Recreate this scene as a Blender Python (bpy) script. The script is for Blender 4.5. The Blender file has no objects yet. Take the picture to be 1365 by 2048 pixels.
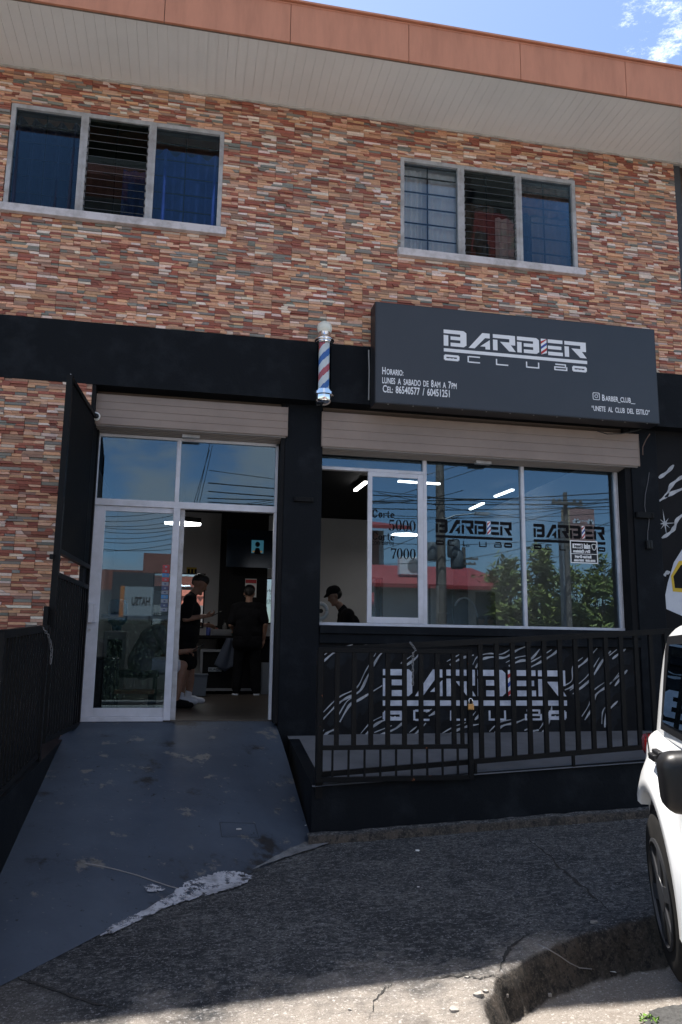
import bpy, bmesh, math, random
from mathutils import Vector, Matrix
rnd = random.Random(7)
R = math.radians
SC = bpy.context.scene
COL = SC.collection

# ------------------------------------------------------------------ camera
YAW, PIT, ROL, FPX = R(11.248), R(9.9236), R(.7463), 1581.27
cyw, syw, cpt, spt = math.cos(YAW), math.sin(YAW), math.cos(PIT), math.sin(PIT)
FWD = Vector((syw*cpt, cyw*cpt, spt))
RR = Vector((cyw, -syw, 0)); UU = RR.cross(FWD)
RT = RR*math.cos(ROL) + UU*math.sin(ROL)
UP = -RR*math.sin(ROL) + UU*math.cos(ROL)
CP = Vector((0, -8.0, .63))
cd = bpy.data.cameras.new('camera'); cam = bpy.data.objects.new('camera', cd); COL.objects.link(cam)
M4 = Matrix((RT, UP, -FWD)).transposed().to_4x4(); M4.translation = CP
cam.matrix_world = M4
cd.sensor_fit = 'VERTICAL'; cd.sensor_height = 36; cd.lens = 36*FPX/2048
cd.clip_start = .05; cd.clip_end = 3000
SC.camera = cam

def ray(px, py):
    return (RT*(px-682.5) - UP*(py-1024) + FWD*FPX).normalized()
def at(px, py, Y):
    d = ray(px, py); return CP + d*((Y-CP.y)/d.y)
def atz(px, py, Z):
    d = ray(px, py); return CP + d*((Z-CP.z)/d.z)
GLASS = .35
def behind(px, py, Yv):            # a point across the street that the shop glass mirrors at that pixel
    p = at(px, py, Yv); return Vector((p.x, 2*GLASS-Yv, p.z))

# ------------------------------------------------------------------ sky, sun, exposure
SUN_TO = Vector((-.16, .365, 1.0)).normalized()
sun_el = math.asin(SUN_TO.z); sun_az = math.atan2(SUN_TO.x, SUN_TO.y)
w = bpy.data.worlds.new('World'); SC.world = w; w.use_nodes = True
nt = w.node_tree; nt.nodes.clear()
def N(t, **k):
    n = nt.nodes.new(t)
    for a, b in k.items(): setattr(n, a, b)
    return n
out = N('ShaderNodeOutputWorld'); bg = N('ShaderNodeBackground'); bg.inputs[1].default_value = .074
sky = N('ShaderNodeTexSky', sky_type='NISHITA'); sky.sun_disc = False
sky.sun_elevation = sun_el; sky.sun_rotation = sun_az
sky.air_density = 1.0; sky.dust_density = .7; sky.ozone_density = 2.2
tc = N('ShaderNodeTexCoord')
L = nt.links.new
def cloud(prev, dirs, lo, hi, scale, thr, col, rough=.62, wt=.55):
    nz = N('ShaderNodeTexNoise'); nz.inputs['Scale'].default_value = scale; nz.inputs['Detail'].default_value = 7; nz.inputs['Roughness'].default_value = rough
    mp = N('ShaderNodeMapping'); mp.inputs['Scale'].default_value = (1, 1, 2.2); L(tc.outputs['Generated'], mp.inputs[0]); L(mp.outputs[0], nz.inputs['Vector'])
    acc = None
    for d in dirs:
        dp = N('ShaderNodeVectorMath', operation='DOT_PRODUCT'); dp.inputs[1].default_value = d; L(tc.outputs['Generated'], dp.inputs[0])
        mr = N('ShaderNodeMapRange', interpolation_type='SMOOTHSTEP'); L(dp.outputs['Value'], mr.inputs['Value'])
        mr.inputs['From Min'].default_value = math.cos(R(lo)); mr.inputs['From Max'].default_value = math.cos(R(hi))
        if acc is None: acc = mr.outputs[0]
        else:
            mx = N('ShaderNodeMath', operation='MAXIMUM'); L(acc, mx.inputs[0]); L(mr.outputs[0], mx.inputs[1]); acc = mx.outputs[0]
    ad = N('ShaderNodeMath', operation='MULTIPLY_ADD'); L(acc, ad.inputs[0]); ad.inputs[1].default_value = wt; L(nz.outputs[0], ad.inputs[2])
    m2 = N('ShaderNodeMapRange', interpolation_type='SMOOTHSTEP'); L(ad.outputs[0], m2.inputs['Value'])
    m2.inputs['From Min'].default_value = thr; m2.inputs['From Max'].default_value = thr+.26
    mul = N('ShaderNodeMath', operation='MULTIPLY'); L(m2.outputs[0], mul.inputs[0]); L(acc, mul.inputs[1])
    mix = N('ShaderNodeMixRGB'); L(mul.outputs[0], mix.inputs[0]); L(prev, mix.inputs[1]); mix.inputs[2].default_value = col
    return mix.outputs[0]
def mirrored(px, py):
    d = ray(px, py); return Vector((d.x, -d.y, d.z))
c = cloud(sky.outputs[0], [ray(1316, 40)], 4.6, .2, 21, 1.0, (8.0, 8.5, 9.4, 1), .78)
c = cloud(c, [mirrored(235, 900), mirrored(240, 1090), mirrored(480, 930), mirrored(60, 850)], 17, 6, 8.0, .67, (4.4, 4.4, 4.6, 1), .6, .3)
c = cloud(c, [Vector((.2, -.75, .95)).normalized(), Vector((-.6, -.5, .8)).normalized(), Vector((.7, -.2, 1)).normalized()], 30, 10, 2.6, .80, (4.2, 4.0, 3.8, 1))  # unseen clouds added high behind the camera to neutralise the fill light
L(c, bg.inputs[0]); L(bg.outputs[0], out.inputs[0])
sd = bpy.data.lights.new('sun', 'SUN'); sd.energy = 4.6; sd.angle = R(.53); sd.color = (1, .94, .86)
so = bpy.data.objects.new('sun', sd); COL.objects.link(so); so.rotation_euler = SUN_TO.to_track_quat('Z', 'Y').to_euler(); so.location = (0, 10, 30)
SC.view_settings.view_transform = 'Standard'; SC.view_settings.look = 'None'; SC.view_settings.gamma = 1
SC.view_settings.use_curve_mapping = False
SC.view_settings.exposure = 1.65

# ------------------------------------------------------------------ materials
MATS = {}
def mat(name, col, rough=.6, metal=0, var=None, vscale=3, vdetail=6, vpos=(.4, .65), bump=0, bscale=60, stretch=(1, 1, 1), coat=0, spec=.5, attr=None, emit=0, rvar=0):
    m = bpy.data.materials.new(name); m.use_nodes = True; t = m.node_tree; b = t.nodes['Principled BSDF']
    b.inputs['Base Color'].default_value = (*col, 1); b.inputs['Roughness'].default_value = rough; b.inputs['Metallic'].default_value = metal
    b.inputs['Coat Weight'].default_value = coat; b.inputs['Specular IOR Level'].default_value = spec
    k = t.links.new
    co = t.nodes.new('ShaderNodeTexCoord'); mp = t.nodes.new('ShaderNodeMapping'); mp.inputs['Scale'].default_value = stretch
    k(co.outputs['Object'], mp.inputs[0])
    src = None
    if attr:
        a = t.nodes.new('ShaderNodeAttribute'); a.attribute_name = attr; src = a.outputs['Color']; k(src, b.inputs['Base Color'])
    if var:
        n = t.nodes.new('ShaderNodeTexNoise'); n.inputs['Scale'].default_value = vscale; n.inputs['Detail'].default_value = vdetail; n.inputs['Roughness'].default_value = .65
        k(mp.outputs[0], n.inputs['Vector'])
        r = t.nodes.new('ShaderNodeMapRange'); r.inputs['From Min'].default_value = vpos[0]; r.inputs['From Max'].default_value = vpos[1]; k(n.outputs[0], r.inputs['Value'])
        x = t.nodes.new('ShaderNodeMixRGB'); k(r.outputs[0], x.inputs[0]); x.inputs[2].default_value = (*var, 1)
        if src: 
            x.blend_type = 'MULTIPLY'; k(src, x.inputs[1])
        else: x.inputs[1].default_value = (*col, 1)
        k(x.outputs[0], b.inputs['Base Color'])
        if rvar:
            rr = t.nodes.new('ShaderNodeMapRange'); k(n.outputs[0], rr.inputs['Value']); rr.inputs['From Min'].default_value = .3; rr.inputs['From Max'].default_value = .7
            rr.inputs['To Min'].default_value = rough-rvar; rr.inputs['To Max'].default_value = rough+rvar; k(rr.outputs[0], b.inputs['Roughness'])
    if bump:
        n = t.nodes.new('ShaderNodeTexNoise'); n.inputs['Scale'].default_value = bscale; n.inputs['Detail'].default_value = 5; k(mp.outputs[0], n.inputs['Vector'])
        q = t.nodes.new('ShaderNodeBump'); q.inputs['Strength'].default_value = bump; q.inputs['Distance'].default_value = .01; k(n.outputs[0], q.inputs['Height']); k(q.outputs[0], b.inputs['Normal'])
    if emit:
        b.inputs['Emission Color'].default_value = (*col, 1); b.inputs['Emission Strength'].default_value = emit
    MATS[name] = m; return m
def glass_mat(name, refl, tint, ior=1.5, base=.0):
    m = bpy.data.materials.new(name); m.use_nodes = True; t = m.node_tree; t.nodes.clear(); k = t.links.new
    o = t.nodes.new('ShaderNodeOutputMaterial'); mx = t.nodes.new('ShaderNodeMixShader'); tr = t.nodes.new('ShaderNodeBsdfTransparent'); gl = t.nodes.new('ShaderNodeBsdfGlossy')
    gl.inputs['Roughness'].default_value = 0.0; gl.inputs['Color'].default_value = (.56, .80, 1, 1); tr.inputs[0].default_value = (*tint, 1)
    fr = t.nodes.new('ShaderNodeFresnel'); fr.inputs[0].default_value = ior
    ad = t.nodes.new('ShaderNodeMath'); ad.operation = 'ADD'; ad.use_clamp = True; k(fr.outputs[0], ad.inputs[0]); ad.inputs[1].default_value = refl
    tc_ = t.nodes.new('ShaderNodeTexCoord'); nz = t.nodes.new('ShaderNodeTexNoise'); nz.inputs['Scale'].default_value = .9; nz.inputs['Detail'].default_value = 1; k(tc_.outputs['Object'], nz.inputs['Vector'])
    bp = t.nodes.new('ShaderNodeBump'); bp.inputs['Strength'].default_value = .022; bp.inputs['Distance'].default_value = .02; k(nz.outputs[0], bp.inputs['Height']); k(bp.outputs[0], gl.inputs['Normal'])
    k(ad.outputs[0], mx.inputs[0]); k(tr.outputs[0], mx.inputs[1]); k(gl.outputs[0], mx.inputs[2]); k(mx.outputs[0], o.inputs[0])
    MATS[name] = m; return m
shop_glass = glass_mat('coated shop glass', .07, (.62, .66, .68))
pane_glass = glass_mat('house window glass', -.015, (.86, .86, .85))
louvre_glass = glass_mat('dark louvre glass', -.02, (.62, .64, .62))
car_glass = glass_mat('tinted car glass', .06, (.10, .11, .11))
clear_tube = glass_mat('clear acrylic', .01, (.98, .98, .98))
black = mat('black wall paint', (.0040, .0055, .0082), .65, spec=.14, var=(.0125, .015, .0195), vscale=3.2, vdetail=9, vpos=(.50, .72), bump=.25, bscale=45)
black_in = mat('matt black paint', (.005, .005, .0062), .75, spec=.2, var=(.008, .008, .0095), bump=.1)
blackmetal = mat('black painted steel', (.0034, .0038, .005), .5, spec=.16, var=(.0065, .0062, .0062), vscale=9, bump=.15, bscale=80)
rustmetal = mat('black steel with rusty spots', (.0036, .004, .005), .55, spec=.16, var=(.30, .10, .045), vscale=11, vpos=(.66, .72), bump=.3, bscale=60)
alu = mat('white coated aluminium', (.62, .62, .68), .35, var=(.52, .52, .56), vscale=5, spec=.5)
alu_old = mat('weathered aluminium', (.44, .43, .44), .5, var=(.30, .28, .27), vscale=7)
sillpaint = mat('white sill paint', (.60, .56, .58), .7, var=(.30, .27, .26), vscale=6, vpos=(.46, .75), bump=.1)
tilem = mat('ledgestone tile', (.4, .25, .18), .78, attr='Col', var=(.74, .71, .69), vscale=34, vpos=(.35, .72), bump=.55, bscale=70, stretch=(1, 1, 3))
groutm = mat('tile grout', (.17, .13, .105), .9)
orange = mat('terracotta fascia paint', (.57, .24, .145), .62, var=(.48, .20, .12), vscale=2.2, stretch=(2.6, 1, .5), bump=.08, bscale=20)
soffm = mat('grey soffit board', (.80, .81, .81), .55, var=(.75, .76, .76), vscale=1.2)
shutm = mat('cream shutter enamel', (.27, .205, .17), .5, var=(.235, .178, .148), vscale=3)
wallin = mat('white room wall', (.50, .50, .51), .8, var=(.45, .45, .46), vscale=1.4)
floorin = mat('brown floor tile', (.062, .050, .042), .4, var=(.042, .034, .028), vscale=3)
whiteink = mat('white vinyl lettering', (.75, .76, .8), .5)
pinkink = mat('pinkish white vinyl', (.72, .55, .57), .5)
redink = mat('red vinyl', (.45, .03, .035), .5)
blueink = mat('blue vinyl', (.03, .07, .32), .5)
blackink = mat('black vinyl', (.008, .008, .010), .8, spec=.1)
silver = mat('silver mural paint', (.62, .64, .72), .5, var=(.36, .38, .46), vscale=9, vpos=(.35, .7))
muralwhite = mat('white mural paint', (.42, .43, .46), .6, var=(.16, .17, .19), vscale=6, vpos=(.4, .7))
muralgrey = mat('grey airbrush paint', (.016, .018, .022), .8, spec=.2, var=(.006, .007, .009), vscale=5)
chrome = mat('chrome', (.85, .86, .88), .06, 1)
signface = mat('dark sign vinyl', (.022, .0235, .029), .36, var=(.027, .028, .034), vscale=1.5, spec=.6)
signside = mat('sign cabinet side', (.014, .015, .02), .5)
white_pl = mat('white plastic', (.7, .7, .68), .4)
blk_pl = mat('black plastic', (.006, .006, .007), .42, spec=.3, var=(.008, .008, .009))
skin = mat('skin', (.34, .19, .13), .55, var=(.28, .15, .10), vscale=8)
hairm = mat('dark hair', (.010, .008, .007), .6, bump=.5, bscale=90)
cloth_black = mat('black cloth', (.006, .006, .0075), .9, spec=.15, var=(.010, .010, .012), vscale=6, bump=.3, bscale=25)
cloth_grey = mat('grey cloth', (.22, .21, .21), .85, var=(.15, .145, .145), vscale=6, bump=.3, bscale=25)
cloth_white = mat('white cloth', (.66, .67, .72), .8, var=(.5, .52, .58), vscale=6, bump=.3, bscale=25)
sneaker = mat('white sneaker', (.72, .74, .8), .55)
lampm = mat('lit lamp diffuser', (1, .98, .95), .4, emit=5)
mirrorm = mat('mirror', (.82, .85, .86), .01, 1)
brass = mat('brass', (.55, .32, .13), .3, .9, var=(.4, .22, .09))
blue_curtain = mat('blue curtain', (.022, .075, .30), .8, var=(.014, .05, .21), vscale=4)
white_curtain = mat('white net curtain', (.88, .86, .85), .8, var=(.80, .78, .78), vscale=5)
brown_curtain = mat('brown curtain', (.22, .12, .085), .8, var=(.09, .05, .035), vscale=4)
carpaint = mat('white car paint', (.78, .79, .80), .28, coat=.6, spec=.5)
tyrem = mat('tyre rubber', (.008, .008, .0085), .8, spec=.2, var=(.014, .013, .012), vscale=14)
rimm = mat('grey alloy rim', (.035, .037, .042), .45, .4)
redlens = mat('red lamp lens', (.35, .012, .012), .15, coat=.5)
leafm = mat('bamboo leaf', (.17, .20, .045), .55, var=(.30, .28, .06), vscale=1.3)
leafd = mat('dark leaf', (.09, .12, .03), .6, var=(.15, .17, .04), vscale=2)
trunkm = mat('brown bark', (.12, .08, .05), .85, bump=.4)
concrete_far = mat('cream render wall', (.46, .44, .41), .8, var=(.38, .36, .33), vscale=1)
redroof = mat('red sheet roof', (.36, .05, .045), .5, var=(.26, .04, .035), vscale=2)
rustwall = mat('terracotta cladding sheets', (.27, .09, .06), .6, var=(.20, .066, .046), vscale=2)
polem = mat('concrete pole', (.20, .155, .125), .85, var=(.13, .10, .085), vscale=4)
cablem = mat('black cable', (.012, .012, .012), .6)

# ------------------------------------------------------------------ mesh builder
WL = {}
class MB:
    def __init__(s): s.v = []; s.f = []; s.m = []; s.c = []; s.cur = 0; s.col = None
    def add(s, vs, fs):
        o = len(s.v); s.v += [tuple(v) for v in vs]
        for f in fs: s.f.append([i+o for i in f]); s.m.append(s.cur); s.c.append(s.col)
    def box(s, x0, x1, y0, y1, z0, z1):
        if x0 > x1: x0, x1 = x1, x0
        if y0 > y1: y0, y1 = y1, y0
        if z0 > z1: z0, z1 = z1, z0
        s.add([(x, y, z) for z in (z0, z1) for y in (y0, y1) for x in (x0, x1)],
              [(0, 2, 3, 1), (4, 5, 7, 6), (0, 1, 5, 4), (2, 6, 7, 3), (0, 4, 6, 2), (1, 3, 7, 5)]); return s
    def bar(s, a, b, w, h, up=(0, 0, 1)):                     # box section w x h along a-b
        a, b = Vector(a), Vector(b); d = (b-a).normalized(); u = Vector(up)
        if abs(d.dot(u)) > .95: u = Vector((0, 1, 0))
        x = d.cross(u).normalized()*w/2; y = x.cross(d).normalized()*h/2
        q = [a-x-y, a+x-y, a+x+y, a-x+y, b-x-y, b+x-y, b+x+y, b-x+y]
        s.add(q, [(3, 2, 1, 0), (4, 5, 6, 7), (0, 1, 5, 4), (1, 2, 6, 5), (2, 3, 7, 6), (3, 0, 4, 7)]); return s
    def tube(s, pts, r, n=10, cap=True):
        pts = [Vector(p) for p in pts]; rs = r if isinstance(r, (list, tuple)) else [r]*len(pts)
        rings = []; px = None
        for i, p in enumerate(pts):
            d = (pts[min(i+1, len(pts)-1)]-pts[max(i-1, 0)]).normalized()
            if px is None: px = d.orthogonal().normalized()
            px = (px - d*px.dot(d)).normalized(); py = d.cross(px)
            rings.append([p+(px*math.cos(2*math.pi*k/n)+py*math.sin(2*math.pi*k/n))*rs[i] for k in range(n)])
        vs = [v for g in rings for v in g]; fs = []
        for i in range(len(pts)-1):
            for k in range(n):
                fs.append((i*n+k, i*n+(k+1) % n, (i+1)*n+(k+1) % n, (i+1)*n+k))
        if cap: fs.append(tuple(range(n))[::-1]); fs.append(tuple(range((len(pts)-1)*n, len(pts)*n)))
        s.add(vs, fs); return s
    def lathe(s, prof, cen, n=24, axis='z'):                   # prof: (r, h)
        cen = Vector(cen); vs = []
        for r, h in prof:
            for k in range(n):
                a = 2*math.pi*k/n; x, y = r*math.cos(a), r*math.sin(a)
                vs.append(cen+(Vector((x, y, h)) if axis == 'z' else Vector((x, h, y)) if axis == 'y' else Vector((h, x, y))))
        fs = []
        for i in range(len(prof)-1):
            for k in range(n): fs.append((i*n+k, i*n+(k+1) % n, (i+1)*n+(k+1) % n, (i+1)*n+k))
        if prof[0][0] > 1e-4: fs.append(tuple(range(n))[::-1])
        if prof[-1][0] > 1e-4: fs.append(tuple(range((len(prof)-1)*n, len(prof)*n)))
        s.add(vs, fs); return s
    def prism(s, poly, O, U, V, t):                            # 2-D outline in plane O,U,V, thickness t along UxV
        O, U, V = Vector(O), Vector(U), Vector(V); W = U.cross(V).normalized()*t; n = len(poly)
        a = [O+U*p[0]+V*p[1] for p in poly]
        s.add(a+[q+W for q in a], [tuple(range(n))[::-1], tuple(range(n, 2*n))]+[(i, (i+1) % n, (i+1) % n+n, i+n) for i in range(n)]); return s
    def ball(s, c, r, nu=16, nv=10):
        r = r if isinstance(r, (tuple, list)) else (r, r, r); c = Vector(c); vs = []
        for j in range(nv+1):
            p = math.pi*j/nv
            for i in range(nu):
                a = 2*math.pi*i/nu; vs.append(c+Vector((r[0]*math.sin(p)*math.cos(a), r[1]*math.sin(p)*math.sin(a), r[2]*math.cos(p))))
        s.add(vs, [(j*nu+i, (j+1)*nu+i, (j+1)*nu+(i+1) % nu, j*nu+(i+1) % nu) for j in range(nv) for i in range(nu)]); return s
    def build(s, name, mats, parent=None, smooth=False, bevel=0, kind=None):
        me = bpy.data.meshes.new(name)
        vs = [Vector(v) for v in s.v]
        lo = Vector((min(v.x for v in vs), min(v.y for v in vs), min(v.z for v in vs))); hi = Vector((max(v.x for v in vs), max(v.y for v in vs), max(v.z for v in vs)))
        org = Vector(((lo.x+hi.x)/2, (lo.y+hi.y)/2, lo.z))
        me.from_pydata([v-org for v in vs], [], s.f)
        if not isinstance(mats, (list, tuple)): mats = [mats]
        for m in mats: me.materials.append(m)
        if any(s.m): me.polygons.foreach_set('material_index', s.m)
        if any(c is not None for c in s.c):
            ca = me.color_attributes.new('Col', 'FLOAT_COLOR', 'CORNER')
            for p in me.polygons:
                cc = s.c[p.index] or (.3, .3, .3)
                for li in p.loop_indices: ca.data[li].color = (*cc, 1)
        bm = bmesh.new(); bm.from_mesh(me)
        if smooth: bmesh.ops.remove_doubles(bm, verts=bm.verts, dist=1e-5)
        bmesh.ops.recalc_face_normals(bm, faces=bm.faces); bm.to_mesh(me); bm.free()
        if smooth: me.shade_smooth()
        if smooth == 'auto': me.set_sharp_from_angle(angle=R(38))
        o = bpy.data.objects.new(name, me); COL.objects.link(o)
        if bevel:
            b = o.modifiers.new('bevel', 'BEVEL'); b.width = bevel; b.segments = 2; b.limit_method = 'ANGLE'
        place(o, org, parent)
        if kind: o['kind'] = kind
        return o
def place(o, org, parent):
    WL[o.name] = Vector(org)
    if parent is not None:
        o.parent = parent; o.location = Vector(org)-WL[parent.name]
    else: o.location = org
def thing(name, label, cat, loc, group=None):
    o = bpy.data.objects.new(name, None); COL.objects.link(o); o.empty_display_size = .2; o.location = loc; WL[o.name] = Vector(loc)
    return tag(o, label, cat, group)
def tag(o, label, cat, group=None):
    o['label'] = label; o['category'] = cat
    if group: o['group'] = group
    return o
def copy_tree(o, parent=None):
    c = o.copy(); COL.objects.link(c); WL[c.name] = WL[o.name].copy()
    if parent is not None: c.parent = parent
    for ch in list(o.children): copy_tree(ch, c)
    return c
def text2d(s, size=1.0, bold=0, sx=1.0, align='LEFT', spacing=1.0):
    cu = bpy.data.curves.new('t', 'FONT'); cu.body = s; cu.size = size; cu.offset = bold; cu.align_x = align; cu.space_character = spacing; cu.resolution_u = 3
    o = bpy.data.objects.new('t', cu); COL.objects.link(o); dg = bpy.context.evaluated_depsgraph_get(); dg.update()
    me = bpy.data.meshes.new_from_object(o.evaluated_get(dg)); vs = [(v.co.x*sx, v.co.y) for v in me.vertices]; fs = [tuple(p.vertices) for p in me.polygons]
    bpy.data.objects.remove(o); bpy.data.curves.remove(cu); bpy.data.meshes.remove(me); return vs, fs
def put_text(mb, s, O, U, V, size=1.0, bold=0, sx=1.0, align='LEFT', width=None, spacing=1.0):
    vs, fs = text2d(s, size, bold, sx, align, spacing)
    if width:
        x0 = min(v[0] for v in vs); x1 = max(v[0] for v in vs); k = width/(x1-x0); vs = [((v[0]-x0)*k, v[1]) for v in vs]
    O, U, V = Vector(O), Vector(U), Vector(V)
    mb.add([O+U*a+V*b for a, b in vs], fs); return mb
X, Y, Z = Vector((1, 0, 0)), Vector((0, 1, 0)), Vector((0, 0, 1))

# ------------------------------------------------------------------ the barber logo (outline in letter heights)
_B = [[(0, 1), (.88, 1), (1, .88), (1, .12), (.88, 0), (.3, 0), (.3, .22), (.73, .22), (.73, .4), (.3, .4), (.3, .61), (.73, .61), (.73, .77), (0, .77)], [(0, .66), (.2, .66), (.2, 0), (0, 0)]]
_A = [[(0, 0), (.62, 1), (.95, 1), (.95, .7), (.74, .7), (.27, 0)], [(.52, .16), (.95, .6), (.95, 0), (.75, 0), (.75, .16)]]
_R = [[(0, 1), (1, 1), (1, .4), (.8, .4), (1.02, 0), (.72, 0), (.32, .56), (.74, .56), (.74, .77), (0, .77)], [(0, .66), (.2, .66), (.2, 0), (0, 0)]]
_E = [[(.32, .78), (1, .78), (1, 1), (.32, 1)], [(.32, .39), (.94, .39), (.94, .6), (.32, .6)], [(.32, 0), (1, 0), (1, .22), (.32, .22)]]
def stretch_sheet(poly, k): return [(x*k, y) for x, y in poly]
def logo(mb, O, U, V, W_, H, t, ink=0, pole=(0, 1, 2), club=True, blade_y=-.62):
    """BARBER over a bar, CLUB between two razor blades; W_ overall width, H letter height; mb.cur picks the ink"""
    lw = 1.42; gap = .13; seq = [_B, _A, _R, _B, _E, _R]; tot = 6*lw+5*gap; kx = W_/tot; U = Vector(U); V = Vector(V); O = Vector(O)
    for i, g in enumerate(seq):
        o = O+U*(i*(lw+gap)*kx)
        for p in g:
            mb.cur = ink; mb.prism([(x*lw*kx, y*H) for x, y in p], o, U, V, t)
        if g is _E:
            w0 = .26*lw*kx; n = 6; sl = .28*H
            for j in range(-1, n):
                a, b = j*H/n*1.0, (j+1)*H/n
                q = [(0, max(0, min(H, a))), (w0, max(0, min(H, a+sl))), (w0, max(0, min(H, b+sl))), (0, max(0, min(H, b)))]
                if q[2][1]-q[1][1] + q[3][1]-q[0][1] > 1e-4:
                    mb.cur = (pole[1], pole[0], pole[2], pole[0])[j % 4]; mb.prism(q, o, U, V, t)
    mb.cur = ink; mb.prism([(0, -.16*H), (0, -.36*H), (W_*1.005, -.36*H), (W_*1.005, -.16*H)], O, U, V, t)
    if club:
        h = .34*H; y0 = -.88*H
        for x0 in (0, W_-.105*W_):
            ww = .105*W_; hh = h*1.05; yb = y0-.02*H
            for q in ([(0, .15), (.06, .15), (.06, 0), (.94, 0), (.94, .15), (1, .15), (1, .38), (0, .38)], [(0, .62), (1, .62), (1, .85), (.94, .85), (.94, 1), (.06, 1), (.06, .85), (0, .85)], [(0, .38), (.16, .38), (.16, .62), (0, .62)], [(.84, .38), (1, .38), (1, .62), (.84, .62)], [(.36, .38), (.42, .38), (.42, .46), (.36, .46)], [(.58, .38), (.64, .38), (.64, .46), (.58, .46)]):
                mb.prism([(x0+x*ww, yb+y*hh) for x, y in q], O, U, V, t)
        st = .038*H; wl = .085*W_
        def seg(x, pts):
            for (ax, ay), (bx, by) in zip(pts, pts[1:]):
                if ax == bx: q = [(ax*wl-st, ay*h), (ax*wl+st, ay*h), (bx*wl+st, by*h), (bx*wl-st, by*h)]
                else: q = [(min(ax, bx)*wl+st, ay*h-st), (max(ax, bx)*wl-st, ay*h-st), (max(ax, bx)*wl-st, by*h+st), (min(ax, bx)*wl+st, by*h+st)]
                mb.prism([(x+a, y0+b) for a, b in q], O, U, V, t)
        seg(.165*W_, [(1, 0), (0, 0)]); seg(.165*W_, [(0, -.05), (0, 1.05)]); seg(.165*W_, [(0, 1), (1, 1)])
        seg(.36*W_, [(0, 1), (0, -.1)]); seg(.36*W_, [(0, 0), (1, 0)])
        seg(.57*W_, [(0, 1), (0, -.1)]); seg(.57*W_, [(0, 0), (1, 0)]); seg(.57*W_, [(1, 1), (1, -.1)])
        seg(.77*W_, [(0, 0), (1, 0)]); seg(.77*W_, [(0, .5), (1, .5)]); seg(.77*W_, [(0, 1), (.9, 1)]); seg(.77*W_, [(1, -.1), (1, .6)]); seg(.77*W_, [(.9, .5), (.9, 1.1)]); seg(.77*W_, [(0, -.1), (0, .6)])
    mb.cur = 0
# ================================================================== SETTING: street, apron, ramp, walkway
from mathutils import noise as mn
def fbm(x, y, z=0, o=4):
    v = 0; a = .5; f = 1
    for _ in range(o): v += a*mn.noise(Vector((x*f, y*f, z))); a *= .5; f *= 2.1
    return v
def apron_z(x, y): return -.876+.044*(x-1.1)+.03*(y+1.4)
EDGE = [(9.0, -3.0), (4.5, -3.30), (2.92, -3.49), (2.17, -3.73), (1.80, -3.90), (1.60, -4.05), (1.42, -4.30), (1.30, -4.6), (1.22, -5.6), (1.2, -7.4)]
def edge_dist(x, y):                                    # >0 outside the raised apron (towards the gutter)
    best = 9; sgn = 1
    for (ax, ay), (bx, by) in zip(EDGE, EDGE[1:]):
        dx, dy = bx-ax, by-ay; t = max(0, min(1, ((x-ax)*dx+(y-ay)*dy)/(dx*dx+dy*dy))); qx, qy = ax+dx*t, ay+dy*t
        d = math.hypot(x-qx, y-qy)
        if d < best: best = d; sgn = 1 if (dx*(y-ay)-dy*(x-ax)) > 0 else -1
    return best*sgn
STREET = -1.105
def sstep(a, b, x):
    t = max(0, min(1, (x-a)/(b-a))); return t*t*(3-2*t)
def ground_z(x, y):
    e = edge_dist(x, y); n = fbm(x*2.3, y*2.3)
    s = sstep(.0, .10, e+.07*fbm(x*5, y*5, 3)+.04*n)
    if y < -6.2: s = max(s, sstep(-6.2, -6.8, y))
    top = apron_z(x, y)+.012*fbm(x*1.3, y*1.3, 7)+.014*sstep(-.22, -.03, e)*sstep(.15, .0, e)
    low = STREET+.02*fbm(x*.9, y*.9, 5)+.05*sstep(.5, 2.0, e)
    return top*(1-s)+low*s+.006*fbm(x*9, y*9, 2)+.0055*fbm(x*26, y*26, 4, 2)

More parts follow.
